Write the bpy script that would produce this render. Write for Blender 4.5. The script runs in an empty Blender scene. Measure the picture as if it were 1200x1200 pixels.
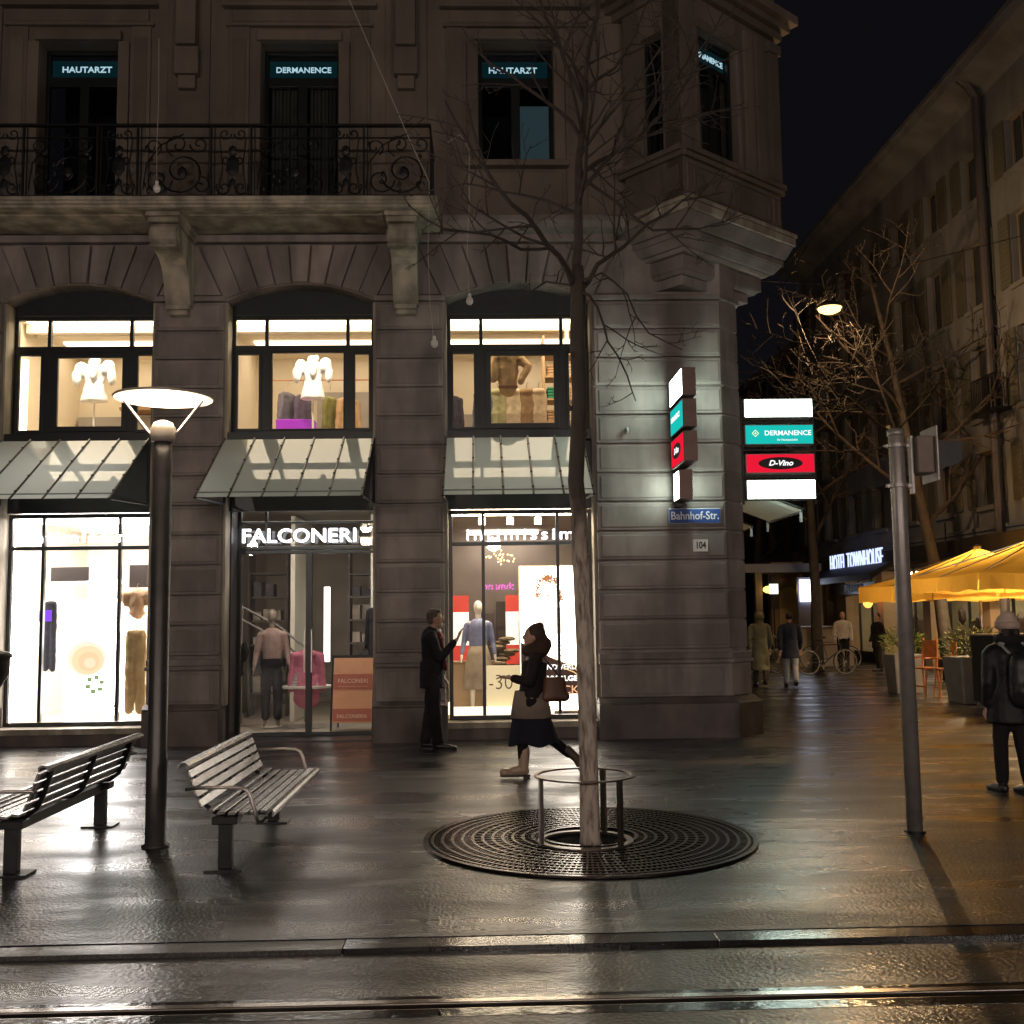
import bpy, bmesh, math, random
from mathutils import Vector, Matrix, Quaternion
R = math.radians
rnd = random.Random(7)
SC = bpy.context.scene
COL = SC.collection
V = Vector

# ---------------------------------------------------------------- camera, sky, exposure
cam_d = bpy.data.cameras.new('camera'); cam = bpy.data.objects.new('camera', cam_d); COL.objects.link(cam)
SC.camera = cam
cam_d.sensor_width = 36; cam_d.sensor_height = 36; cam_d.sensor_fit = 'HORIZONTAL'
cam_d.lens = 36 * 1250 / 1200; cam_d.clip_start = .05; cam_d.clip_end = 2000
_p, _y, _r = R(5.57), R(1.7), R(0.75)
_f = V((math.sin(_y) * math.cos(_p), math.cos(_y) * math.cos(_p), math.sin(_p)))
_x = V((math.cos(_y), -math.sin(_y), 0)); _u = _x.cross(_f)
_x2 = _x * math.cos(_r) - _u * math.sin(_r); _u2 = _u * math.cos(_r) + _x * math.sin(_r)
cam.matrix_world = Matrix(((_x2.x, _u2.x, -_f.x, 0), (_x2.y, _u2.y, -_f.y, 0), (_x2.z, _u2.z, -_f.z, 1.65), (0, 0, 0, 1)))

W = bpy.data.worlds.new('World'); SC.world = W; W.use_nodes = True
wn = W.node_tree.nodes; wl = W.node_tree.links
bg = wn['Background']
sky = wn.new('ShaderNodeTexSky'); sky.sky_type = 'NISHITA'; sky.sun_disc = False
sky.sun_elevation = R(-6); sky.sun_rotation = R(200); sky.air_density = 1; sky.dust_density = 3
# night: the sky texture is almost black, the town's own glow is added to it
glow = wn.new('ShaderNodeBackground'); glow.inputs[0].default_value = (.46, .42, .56, 1); glow.inputs[1].default_value = .0075
bg.inputs[1].default_value = .05
wl.new(sky.outputs[0], bg.inputs[0])
ad = wn.new('ShaderNodeAddShader'); wl.new(bg.outputs[0], ad.inputs[0]); wl.new(glow.outputs[0], ad.inputs[1])
wl.new(ad.outputs[0], wn['World Output'].inputs[0])
SC.view_settings.view_transform = 'Standard'; SC.view_settings.look = 'None'
SC.view_settings.exposure = .18; SC.view_settings.gamma = 1
SC.render.engine = 'CYCLES'
SC.cycles.max_bounces = 7; SC.cycles.diffuse_bounces = 3; SC.cycles.glossy_bounces = 4
SC.cycles.transparent_max_bounces = 24; SC.cycles.sample_clamp_indirect = 4
SC.cycles.caustics_reflective = False; SC.cycles.caustics_refractive = False
SC.cycles.use_denoising = True

# ---------------------------------------------------------------- materials
MATS = {}
def mat(name, col, rough=.6, metal=0, spec=.5, emit=None, estr=0, noise=None, bump=None, coat=0, noise2=None):
    """noise=(scale, amount): colour mottling; bump=(scale, strength, distance)"""
    if name in MATS: return MATS[name]
    m = bpy.data.materials.new(name); m.use_nodes = True; n = m.node_tree.nodes; l = m.node_tree.links
    b = n['Principled BSDF']; b.inputs['Base Color'].default_value = (*col, 1)
    b.inputs['Roughness'].default_value = rough; b.inputs['Metallic'].default_value = metal
    b.inputs['Specular IOR Level'].default_value = spec
    if coat: b.inputs['Coat Weight'].default_value = coat; b.inputs['Coat Roughness'].default_value = .1
    if emit: b.inputs['Emission Color'].default_value = (*emit, 1); b.inputs['Emission Strength'].default_value = estr
    tc = n.new('ShaderNodeTexCoord')
    if noise:
        t = n.new('ShaderNodeTexNoise'); t.inputs['Scale'].default_value = noise[0]; t.inputs['Detail'].default_value = 6
        l.new(tc.outputs['Object'], t.inputs['Vector'])
        r = n.new('ShaderNodeValToRGB'); a = noise[1]
        r.color_ramp.elements[0].position = .3; r.color_ramp.elements[1].position = .72
        r.color_ramp.elements[0].color = (*[c * (1 - a) for c in col], 1)
        r.color_ramp.elements[1].color = (*[min(1, c * (1 + a)) for c in col], 1)
        l.new(t.outputs['Fac'], r.inputs[0])
        src = r.outputs[0]
        if noise2:
            t2 = n.new('ShaderNodeTexNoise'); t2.inputs['Scale'].default_value = noise2[0]; t2.inputs['Detail'].default_value = 8
            mp = n.new('ShaderNodeMapping'); mp.inputs['Scale'].default_value = (1, 1, noise2[2] if len(noise2) > 2 else 1)
            l.new(tc.outputs['Object'], mp.inputs[0]); l.new(mp.outputs[0], t2.inputs['Vector'])
            r2 = n.new('ShaderNodeValToRGB'); r2.color_ramp.elements[0].position = .42; r2.color_ramp.elements[1].position = .62
            r2.color_ramp.elements[0].color = (*[1 - noise2[1]] * 3, 1); r2.color_ramp.elements[1].color = (1, 1, 1, 1)
            l.new(t2.outputs['Fac'], r2.inputs[0])
            mx = n.new('ShaderNodeMix'); mx.data_type = 'RGBA'; mx.blend_type = 'MULTIPLY'; mx.inputs[0].default_value = 1
            l.new(src, mx.inputs[6]); l.new(r2.outputs[0], mx.inputs[7]); src = mx.outputs[2]
        if 'stone' in name:
            gi = n.new('ShaderNodeNewGeometry'); mr = n.new('ShaderNodeMapRange'); mr.inputs['To Min'].default_value = .80; mr.inputs['To Max'].default_value = 1.16
            l.new(gi.outputs['Random Per Island'], mr.inputs['Value']); m3 = n.new('ShaderNodeMix'); m3.data_type = 'RGBA'; m3.blend_type = 'MULTIPLY'; m3.inputs[0].default_value = 1
            l.new(src, m3.inputs[6]); l.new(mr.outputs[0], m3.inputs[7]); src = m3.outputs[2]
        l.new(src, b.inputs['Base Color'])
    if bump:
        t = n.new('ShaderNodeTexNoise'); t.inputs['Scale'].default_value = bump[0]; t.inputs['Detail'].default_value = 5
        l.new(tc.outputs['Object'], t.inputs['Vector'])
        bp = n.new('ShaderNodeBump'); bp.inputs['Strength'].default_value = bump[1]; bp.inputs['Distance'].default_value = bump[2]
        l.new(t.outputs['Fac'], bp.inputs['Height']); l.new(bp.outputs[0], b.inputs['Normal'])
    MATS[name] = m
    return m
def emis(name, col, s):
    if name in MATS: return MATS[name]
    m = bpy.data.materials.new(name); m.use_nodes = True; n = m.node_tree.nodes
    n.remove(n['Principled BSDF']); e = n.new('ShaderNodeEmission'); e.inputs[0].default_value = (*col, 1); e.inputs[1].default_value = s
    m.node_tree.links.new(e.outputs[0], n['Material Output'].inputs[0]); MATS[name] = m; return m
def glass(name, tint=(1, 1, 1), milk=0, milkcol=(.5, .55, .5), refl=1.0, rough=0.0):
    m = bpy.data.materials.new(name); m.use_nodes = True; n = m.node_tree.nodes; l = m.node_tree.links
    n.remove(n['Principled BSDF']); tr = n.new('ShaderNodeBsdfTransparent'); tr.inputs[0].default_value = (*tint, 1)
    gl = n.new('ShaderNodeBsdfGlossy'); gl.inputs['Roughness'].default_value = rough
    lw = n.new('ShaderNodeLayerWeight'); pw = n.new('ShaderNodeMath'); pw.operation = 'POWER'; pw.inputs[1].default_value = 5; l.new(lw.outputs['Facing'], pw.inputs[0])
    fr = n.new('ShaderNodeMath'); fr.operation = 'MULTIPLY_ADD'; fr.inputs[1].default_value = .93; fr.inputs[2].default_value = .07; l.new(pw.outputs[0], fr.inputs[0])
    mu = n.new('ShaderNodeMath'); mu.operation = 'MULTIPLY'; mu.use_clamp = True; mu.inputs[1].default_value = refl; l.new(fr.outputs[0], mu.inputs[0])
    mx = n.new('ShaderNodeMixShader'); l.new(mu.outputs[0], mx.inputs[0]); l.new(gl.outputs[0], mx.inputs[2])
    if milk:
        df = n.new('ShaderNodeBsdfDiffuse'); df.inputs[0].default_value = (*milkcol, 1)
        tl = n.new('ShaderNodeBsdfTranslucent'); tl.inputs[0].default_value = (*milkcol, 1)
        m2 = n.new('ShaderNodeMixShader'); m2.inputs[0].default_value = .5; l.new(df.outputs[0], m2.inputs[1]); l.new(tl.outputs[0], m2.inputs[2])
        m1 = n.new('ShaderNodeMixShader'); m1.inputs[0].default_value = milk; l.new(tr.outputs[0], m1.inputs[1]); l.new(m2.outputs[0], m1.inputs[2])
        l.new(m1.outputs[0], mx.inputs[1])
    else: l.new(tr.outputs[0], mx.inputs[1])
    l.new(mx.outputs[0], n['Material Output'].inputs[0]); MATS[name] = m; return m

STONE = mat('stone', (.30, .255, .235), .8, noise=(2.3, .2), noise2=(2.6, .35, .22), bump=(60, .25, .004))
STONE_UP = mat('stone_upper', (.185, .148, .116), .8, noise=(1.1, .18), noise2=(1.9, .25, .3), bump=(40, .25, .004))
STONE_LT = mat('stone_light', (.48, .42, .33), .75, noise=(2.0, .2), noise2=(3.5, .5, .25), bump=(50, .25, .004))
PLINTH = mat('plinth_stone', (.13, .10, .09), .5, noise=(3, .25), noise2=(4, .35, .5), bump=(70, .3, .004))
FRAME = mat('dark_frame', (.012, .016, .016), .35, noise=(8, .2))
BRONZE = mat('sign_bronze', (.16, .10, .085), .45, metal=.4, noise=(6, .15))
STEEL = mat('galvanised_steel', (.34, .31, .29), .38, metal=.45, noise=(9, .18), bump=(60, .08, .002))
POLE = mat('painted_pole', (.085, .078, .075), .38, metal=.5, noise=(7, .2), bump=(40, .1, .002))
SLAT = mat('bench_slat', (.30, .29, .29), .27, metal=.85, noise=(14, .25), bump=(90, .12, .002))
TUBE = mat('stainless_tube', (.55, .5, .46), .3, metal=1, noise=(12, .12))
BLACKM = mat('black_metal', (.012, .012, .013), .42, metal=.3, noise=(10, .3))
GLASS = glass('window_glass', refl=.9)
GLASSD = glass('dark_glass', tint=(.5, .55, .55), refl=1.0)
CANOPY = glass('canopy_glass', tint=(.7, .75, .7), milk=.86, milkcol=(.86, .93, .87), refl=.6)
WHITE = mat('white_wall', (.80, .74, .64), .7, noise=(1.5, .04))
CREAM = mat('cream_wall', (.80, .71, .56), .7, noise=(1.5, .05))
GREYW = mat('grey_wall', (.34, .31, .28), .7, noise=(2, .1))
FLOORW = mat('shop_floor', (.55, .47, .38), .3, noise=(3, .1))
SKIN = mat('skin', (.45, .26, .19), .55, noise=(20, .06))
WARMW = (1.0, .80, .55)
def cloth(name, col, rough=.85): return mat('cloth_' + name, col, rough, noise=(9, .18), bump=(35, .35, .006), spec=.25)

def wet_ground(name, base, dry, wet, bumps, seed=0, rbase=.32, film=1.0):
    m = bpy.data.materials.new(name); m.use_nodes = True; n = m.node_tree.nodes; l = m.node_tree.links
    b = n['Principled BSDF']; b.inputs['IOR'].default_value = 1.5; b.inputs['Specular IOR Level'].default_value = .30
    g = n.new('ShaderNodeNewGeometry'); mp = n.new('ShaderNodeMapping'); mp.inputs['Location'].default_value = (seed, seed * 2.3, 0)
    l.new(g.outputs['Position'], mp.inputs[0])
    def noi(s, det=5, stretch=None):
        t = n.new('ShaderNodeTexNoise'); t.inputs['Scale'].default_value = s; t.inputs['Detail'].default_value = det
        if stretch:
            q = n.new('ShaderNodeMapping'); q.inputs['Scale'].default_value = stretch; l.new(mp.outputs[0], q.inputs[0]); l.new(q.outputs[0], t.inputs['Vector'])
        else: l.new(mp.outputs[0], t.inputs['Vector'])
        return t
    def ramp(t, a, b_, c0, c1):
        r = n.new('ShaderNodeValToRGB'); e = r.color_ramp.elements; e[0].position = a; e[1].position = b_
        e[0].color = (*c0, 1) if hasattr(c0, '__len__') else (c0, c0, c0, 1); e[1].color = (*c1, 1) if hasattr(c1, '__len__') else (c1, c1, c1, 1)
        l.new(t.outputs['Fac'], r.inputs[0]); return r
    c = ramp(noi(.9, 8, (1, 1.6, 1)), .3, .7, [x * .5 for x in base], [x * 1.6 for x in base])
    grit = ramp(noi(70, 3), .4, .72, .6, 2.2)
    mx = n.new('ShaderNodeMix'); mx.data_type = 'RGBA'; mx.blend_type = 'MULTIPLY'; mx.inputs[0].default_value = 1
    l.new(c.outputs[0], mx.inputs[6]); l.new(grit.outputs[0], mx.inputs[7]); l.new(mx.outputs[2], b.inputs['Base Color'])
    w = ramp(noi(.8, 8, (.55, 1.7, 1)), .42, .60, wet, dry)      # wet film against half dry areas
    pt = noi(1.15, 8, (.6, 1.7, 1)); rr_ = ramp(pt, .38, .62, rbase * .70, rbase * 1.45); l.new(rr_.outputs[0], b.inputs['Roughness'])
    fw_ = ramp(pt, .36, .60, film, film * .25); l.new(fw_.outputs[0], b.inputs['Coat Weight']); b.inputs['Coat IOR'].default_value = 1.38
    l.new(w.outputs[0], b.inputs['Coat Roughness'])
    h = noi(46, 3); h2 = noi(15, 4); h3 = noi(3.5, 3, (.5, 1.6, 1))
    def bp(src, dist, st, prev=None):
        k = n.new('ShaderNodeBump'); k.inputs['Distance'].default_value = dist; k.inputs['Strength'].default_value = st
        l.new(src.outputs['Fac'], k.inputs['Height'])
        if prev: l.new(prev.outputs[0], k.inputs['Normal'])
        return k
    k = bp(h3, .012, .30 * bumps); k = bp(h2, .004, .5 * bumps, k); k = bp(h, .0055, .9 * bumps, k)
    l.new(k.outputs[0], b.inputs['Normal'])
    kc = bp(h3, .010, .25 * bumps); kc = bp(h2, .003, .35 * bumps, kc); kc = bp(h, .0030, .75 * bumps, kc); l.new(kc.outputs[0], b.inputs['Coat Normal'])
    MATS[name] = m; return m
PAVE = wet_ground('wet_paving', (.012, .011, .0115), .30, .08, 1.7)
ROAD = wet_ground('wet_asphalt', (.014, .013, .0135), .34, .12, 1.3, 5)
KERB = wet_ground('wet_kerb_granite', (.05, .047, .045), .42, .22, .5, 9)
KERBW = wet_ground('flooded_kerb_granite', (.010, .009, .009), .12, .03, .30, 4, .22, 1)

# ---------------------------------------------------------------- mesh helpers
class MB:
    def __init__(s, M=None): s.bm = bmesh.new(); s.M = M or Matrix.Identity(4)
    def v(s, co): return s.bm.verts.new(s.M @ V(co))
    def face(s, vs):
        try: return s.bm.faces.new(vs)
        except ValueError: return None
    def poly(s, pts): s.face([s.v(p) for p in pts]); return s
    def box(s, x0, x1, y0, y1, z0, z1, M=None):
        o = s.M; s.M = o @ M if M else o
        p = [s.v((x, y, z)) for z in (z0, z1) for (x, y) in ((x0, y0), (x1, y0), (x1, y1), (x0, y1))]
        for f in ((3, 2, 1, 0), (4, 5, 6, 7), (0, 1, 5, 4), (1, 2, 6, 5), (2, 3, 7, 6), (3, 0, 4, 7)): s.face([p[i] for i in f])
        s.M = o; return s
    def prism(s, pts, z0, z1, pts2=None):
        a = [s.v((x, y, z0)) for x, y in pts]; b = [s.v((x, y, z1)) for x, y in (pts2 or pts)]; n = len(a)
        s.face(a[::-1]); s.face(b)
        for i in range(n): s.face([a[i], a[(i + 1) % n], b[(i + 1) % n], b[i]])
        return s
    def extr(s, prof, a0, a1, axis='x'):
        """extrude a closed 2-D profile along an axis; prof = (y,z) for x, (x,z) for y"""
        f = (lambda t, p: (t, p[0], p[1])) if axis == 'x' else (lambda t, p: (p[0], t, p[1]))
        a = [s.v(f(a0, p)) for p in prof]; b = [s.v(f(a1, p)) for p in prof]; n = len(a)
        s.face(a); s.face(b[::-1])
        for i in range(n): s.face([a[i], b[i], b[(i + 1) % n], a[(i + 1) % n]])
        return s
    def tube(s, path, r, n=8, cap=True, flat=1.0):
        P = [V(p) for p in path]; rs = r if hasattr(r, '__len__') else [r] * len(P); rings = []
        t0 = (P[1] - P[0]).normalized(); up = V((0, 0, 1)) if abs(t0.z) < .9 else (V((0, 1, 0)) if getattr(s, 'swap', 0) else V((1, 0, 0))); u = t0.cross(up).normalized()
        for i, p in enumerate(P):
            t = (P[min(i + 1, len(P) - 1)] - P[max(i - 1, 0)]).normalized()
            u = (u - t * u.dot(t)); u = u.normalized() if u.length > 1e-6 else t.orthogonal().normalized()
            w = t.cross(u)
            rings.append([s.v(p + (u * math.cos(2 * math.pi * k / n) + w * math.sin(2 * math.pi * k / n) * flat) * rs[i]) for k in range(n)])
        for a, b in zip(rings, rings[1:]):
            for k in range(n): s.face([a[k], a[(k + 1) % n], b[(k + 1) % n], b[k]])
        if cap: s.face(rings[0][::-1]); s.face(rings[-1])
        return s
    def lathe(s, prof, cx=0, cy=0, n=32, sx=1, sy=1, cap=True):
        rings = [[s.v((cx + r * sx * math.cos(2 * math.pi * k / n), cy + r * sy * math.sin(2 * math.pi * k / n), z)) for k in range(n)] for r, z in prof]
        for a, b in zip(rings, rings[1:]):
            for k in range(n): s.face([a[k], a[(k + 1) % n], b[(k + 1) % n], b[k]])
        if cap: s.face(rings[0][::-1]); s.face(rings[-1])
        return s
    def ring(s, r0, r1, z0, z1, cx=0, cy=0, n=64):
        return s.lathe([(r0, z0), (r1, z0), (r1, z1), (r0, z1), (r0, z0)], cx, cy, n, cap=False)
    def ball(s, c, r, sub=2):
        rr = r if hasattr(r, '__len__') else (r, r, r)
        res = bmesh.ops.create_icosphere(s.bm, subdivisions=sub, radius=1)
        for q in res['verts']: q.co = s.M @ V((c[0] + q.co.x * rr[0], c[1] + q.co.y * rr[1], c[2] + q.co.z * rr[2]))
        return s
    def build(s, name, m, parent=None, smooth=False, bevel=0, **kw):
        bmesh.ops.recalc_face_normals(s.bm, faces=s.bm.faces) if kw.pop('recalc', True) else None
        me = bpy.data.meshes.new(name); s.bm.to_mesh(me); s.bm.free()
        o = bpy.data.objects.new(name, me); COL.objects.link(o); me.materials.append(m)
        if smooth: me.polygons.foreach_set('use_smooth', [True] * len(me.polygons))
        if bevel:
            b = o.modifiers.new('bevel', 'BEVEL'); b.width = bevel; b.segments = 2; b.limit_method = 'ANGLE'
        if parent: o.parent = parent
        tag(o, **kw); return o
def tag(o, label=None, cat=None, group=None, kind=None):
    if label: o['label'] = label
    if cat: o['category'] = cat
    if group: o['group'] = group
    if kind: o['kind'] = kind
    return o
def empty(name, loc, label=None, cat=None, group=None, rz=0):
    o = bpy.data.objects.new(name, None); COL.objects.link(o); o.location = loc; o.rotation_euler = (0, 0, rz); o.empty_display_size = .2
    return tag(o, label, cat, group)
def tree_copy(o, loc=None, rz=None, label=None, parent=None):
    c = o.copy(); COL.objects.link(c)
    if parent: c.parent = parent
    if loc is not None: c.location = loc
    if rz is not None: c.rotation_euler = (0, 0, rz)
    if label: c['label'] = label
    for ch in [x for x in bpy.data.objects if x.parent == o]: tree_copy(ch, parent=c)
    return c
def light(name, kind, loc, energy, col, parent=None, size=.2, rot=None, shape=None, size_y=None, spot=None):
    d = bpy.data.lights.new(name, kind); d.energy = energy; d.color = col
    if kind == 'AREA':
        d.size = size
        if shape: d.shape = shape; d.size_y = size_y
    else: d.shadow_soft_size = size
    if spot: d.spot_size = R(spot); d.spot_blend = .6
    o = bpy.data.objects.new(name, d); COL.objects.link(o); o.location = loc
    if rot: o.rotation_euler = rot
    if parent: o.parent = parent
    return o
def text(name, s, size, m, M, parent=None, bold=0, ext=.004, sx=1, align='CENTER', shear=0, space=1, **kw):
    """text lying in local XY of M (x right, y up), flattened to a mesh"""
    c = bpy.data.curves.new(name, 'FONT'); c.body = s; c.size = size; c.extrude = ext; c.offset = bold; c.align_x = align; c.align_y = 'CENTER'
    c.shear = shear; c.space_character = space; c.resolution_u = 3
    t = bpy.data.objects.new(name + '_c', c); COL.objects.link(t)
    dg = bpy.context.evaluated_depsgraph_get(); me = bpy.data.meshes.new_from_object(t.evaluated_get(dg))
    bpy.data.objects.remove(t); me.transform(M @ Matrix.Diagonal((sx, 1, 1, 1)))
    me.name = name; me.materials.clear(); me.materials.append(m)
    o = bpy.data.objects.new(name, me); COL.objects.link(o)
    if parent: o.parent = parent
    return tag(o, **kw)
def FR(x, y, z): # frame facing -Y (towards the camera)
    return Matrix.Translation((x, y, z)) @ Matrix.Rotation(R(90), 4, 'X')
def FL(x, y, z): # facing -X
    return Matrix.Translation((x, y, z)) @ Matrix.Rotation(R(-90), 4, 'Z') @ Matrix.Rotation(R(90), 4, 'X')
def FRX(x, y, z): # facing +X
    return Matrix.Translation((x, y, z)) @ Matrix.Rotation(R(90), 4, 'Z') @ Matrix.Rotation(R(90), 4, 'X')
def blob(name, prims, m, parent=None, voxel=.014, it=3, noisy=0, swap=0, **kw):
    """tapered limbs and ellipsoids fused to ONE continuous skin"""
    mb = MB(); mb.swap = swap
    for p in prims:
        if p[0] == 'e': mb.ball(p[1], p[2], 3)
        elif p[0] == 'f':
            a, b = V(p[1]), V(p[2]); mb.tube([a.lerp(b, t) for t in (0, .02, .25, .5, .75, 1)], [p[3] * .96] + [p[3] + (p[4] - p[3]) * t for t in (.02, .25, .5, .75, 1)], 20, flat=p[5])
        else:
            _, a, b, ra, rb = p[:5]; fl = p[5] if len(p) > 5 else 1
            a, b = V(a), V(b); L = (b - a).length; k = max(2, int(L / .05)); ax = (b - a).normalized()
            q = ax.to_track_quat('Z', 'Y').to_matrix().to_4x4()
            pth = []; rr = []
            for i in range(4): t = i / 4; pth.append(a - ax * ra * (1 - t) * .95); rr.append(ra * math.sqrt(max(.02, 1 - (1 - t) ** 2)))
            for i in range(k + 1): pth.append(a.lerp(b, i / k)); rr.append(ra + (rb - ra) * i / k)
            for i in range(1, 5): t = i / 4; pth.append(b + ax * rb * t * .95); rr.append(rb * math.sqrt(max(.02, 1 - t ** 2)))
            mb.tube(pth, rr, 14, flat=fl)
    o = mb.build(name + '_raw', m)
    md = o.modifiers.new('r', 'REMESH'); md.mode = 'VOXEL'; md.voxel_size = voxel; md.use_smooth_shade = True
    sm = o.modifiers.new('s', 'SMOOTH'); sm.iterations = it; sm.factor = .6
    if noisy:
        tx = bpy.data.textures.new('folds', 'CLOUDS'); tx.noise_scale = .13
        dm = o.modifiers.new('d', 'DISPLACE'); dm.texture = tx; dm.strength = noisy; dm.mid_level = .5
    dg = bpy.context.evaluated_depsgraph_get(); me = bpy.data.meshes.new_from_object(o.evaluated_get(dg)); me.name = name
    bpy.data.objects.remove(o); me.materials.clear(); me.materials.append(m)
    me.polygons.foreach_set('use_smooth', [True] * len(me.polygons))
    o = bpy.data.objects.new(name, me); COL.objects.link(o)
    if parent: o.parent = parent
    return tag(o, **kw)

# ================================================================ GROUND
MB().poly([(-150, 5.735, 0), (150, 5.735, 0), (150, 400, 0), (-150, 400, 0)]).build('pavement', PAVE, kind='structure')
mb = MB()
mb.poly([(-150, -80, -.028), (150, -80, -.028), (150, 4.70, -.028), (-150, 4.70, -.028)])
mb.poly([(-150, 4.93, -.028), (150, 4.93, -.028), (150, 5.57, -.028), (-150, 5.57, -.028)])
mb.poly([(-150, 4.70, -.10), (150, 4.70, -.10), (150, 4.93, -.10), (-150, 4.93, -.10)])
mb.build('road', ROAD, kind='structure', recalc=False)
def kerb_run(xa, xb, m):
    mb = MB(); x = xa
    while x < xb - .01:
        w = min(1.9 + rnd.uniform(-.05, .05), xb - x); mb.box(x, x + w - .0012, 5.57, 5.73, -.3, -.003 - rnd.uniform(0, .004)); x += w
    mb.build('kerb', m, bevel=.003, kind='structure')
kerb_run(-30.6, -.72, KERB); kerb_run(-.715, 30, KERBW)
RAILM = mat('rail_steel', (.42, .38, .35), .2, metal=1, noise=(5, .2), bump=(30, .12, .002))
mb = MB()
mb.box(-60, 60, 4.845, 4.90, -.2, -.024); mb.box(-60, 60, 4.775, 4.795, -.2, -.028); mb.box(-60, 60, 4.795, 4.845, -.2, -.073)
mb.build('tram_rail', RAILM, bevel=.006, label='shiny wet grooved tram rail set in the asphalt along the bottom of the view', cat='rail')
mb = MB()
for xa, xb in ((-60, -.2), (-.19, 60)): mb.box(xa, xb, 4.69, 4.772, -.2, -.0265); mb.box(xa, xb, 4.903, 4.94, -.2, -.0265)
mb.build('rail_joint_filler', mat('bitumen', (.012, .012, .012), .12, noise=(4, .3), bump=(12, .5, .01)), kind='structure')
# manhole / joint lines in the paving
mb = MB()
JN = mat('paving_joint', (.012, .011, .010), .5)
for (xa, ya, xb, yb) in ((3.9, 14.4, 3.95, 40), (4.0, 19.6, 12, 19.7), (4.0, 26, 12.4, 26.1)):
    d = V((xb - xa, yb - ya, 0)).normalized() * .009; nx, ny = -d.y, d.x
    mb.poly([(xa + nx, ya + ny, .004), (xa - nx, ya - ny, .004), (xb - nx, yb - ny, .004), (xb + nx, yb + ny, .004)])
mb.build('paving_seams', JN, kind='structure')

mb = MB(); lr = random.Random(5)
for i in range(70):
    x, y = lr.uniform(-6, 7), lr.uniform(6.0, 16) ** 1.0; 
    if y > 14.2 and x < 4: continue
    a = lr.uniform(0, 6.28); r_ = lr.uniform(.012, .035); n_ = 5; pts = [(x + r_ * math.cos(a + k * 1.256) * (1 if k % 2 else .6), y + r_ * .8 * math.sin(a + k * 1.256), .003 + lr.uniform(0, .006)) for k in range(n_)]; mb.poly(pts)
mb.build('fallen_leaf_litter', mat('wet_leaf', (.10, .07, .045), .35, noise=(20, .4)), kind='stuff', label='scattered wet scraps and leaves on the paving')
# ================================================================ CORNER BUILDING
BL = empty('corner_building', (0, 14.5, 0), 'stone corner building with three arched lit shop windows, iron balcony and corner oriel', 'building')
BL['label'] = 'rusticated stone corner building with arched shop openings, balcony and oriel'
def bpart(mb, name, m, smooth=False, bevel=0, parent=BL, **kw):
    o = mb.build(name, m, None, smooth, bevel, **kw); o.parent = parent
    if parent is BL: o.matrix_parent_inverse = Matrix.Translation((0, -14.5, 0))
    return o
CX = (-5.50, -2.47, .55); HW = 1.03; SP, CR = 6.05, 6.29     # opening centres, half width, spring, crown
def arch_z(x, cx, rise=CR - SP, hw=HW, sp=SP):
    rr = (hw * hw + rise * rise) / (2 * rise); return sp - (rr - rise) + math.sqrt(max(0, rr * rr - (x - cx) ** 2))
XR = 3.42; YF = 14.5; PB = (14.56, 15.0)
# backing wall: piers, spandrels
mb = MB()
edges = [-10.5, CX[0] - HW, CX[0] + HW, CX[1] - HW, CX[1] + HW, CX[2] - HW, CX[2] + HW]
for a, b in ((edges[0], edges[1]), (edges[2], edges[3]), (edges[4], edges[5])): mb.box(a, b, PB[0], PB[1], 0, 6.9)
mb.prism([(CX[2] + HW, 14.56), (3.40, 14.56), (3.67, 14.83), (3.67, 40), (3.2, 40), (3.2, 15.4), (CX[2] + HW, 15.4)], 0, 6.9)
for cx in CX:
    N = 14
    for i in range(N):
        xa = cx - HW + 2 * HW * i / N; xb = cx - HW + 2 * HW * (i + 1) / N; za, zb = arch_z(xa, cx), arch_z(xb, cx)
        A = [mb.v(p) for p in ((xa, PB[0], za), (xb, PB[0], zb), (xb, PB[0], 6.9), (xa, PB[0], 6.9))]
        B = [mb.v(p) for p in ((xa, PB[1], za), (xb, PB[1], zb), (xb, PB[1], 6.9), (xa, PB[1], 6.9))]
        mb.face(A[::-1]); mb.face(B); mb.face([A[0], A[1], B[1], B[0]]); mb.face([A[3], B[3], B[2], A[2]])
bpart(mb, 'wall', STONE)
# rusticated pier blocks, rounded edges and grooves, panel set into each face
mb = MB(); zs = [1.17 + .404 * k for k in range(13)]
def block(x0, x1, z0, z1, corner=False):
    if corner:
        mb.prism([(x0, 14.58), (x0, YF), (x1, YF), (x1 + .33, YF + .33), (x1 + .33, 14.98), (x1, 14.98)], z0 + .012, z1 - .012)
        mb.prism([(x0 + .05, YF + .02), (x0 + .05, YF - .012), (x1 - .02, YF - .012), (x1 - .02, YF + .02)], z0 + .05, z1 - .05)
    else:
        mb.box(x0, x1, YF, 14.62, z0 + .012, z1 - .012); mb.box(x0 + .05, x1 - .05, YF - .012, YF + .01, z0 + .05, z1 - .05)
piers = [(-7.5, -6.55), (-4.45, -3.52), (-1.42, -.5)]
for a, b in piers:
    mb = MB()
    for z0, z1 in zip(zs, zs[1:]): block(a, b, z0, z1)
    bpart(mb, 'pier_blocks', STONE, bevel=.014)
mb = MB()
for z0, z1 in zip(zs, zs[1:]): block(1.60, 3.36, z0, z1, True)
bpart(mb, 'pier_blocks', STONE, bevel=.014)
# return face of the corner (side street), course joints
mb = MB()
for z0, z1 in zip(zs, zs[1:]):
    y = 15.0
    while y < 24: mb.box(3.65, 3.70, y, y + 1.2, z0 + .012, z1 - .012); y += 1.215
bpart(mb, 'side_wall_blocks', STONE)
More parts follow.
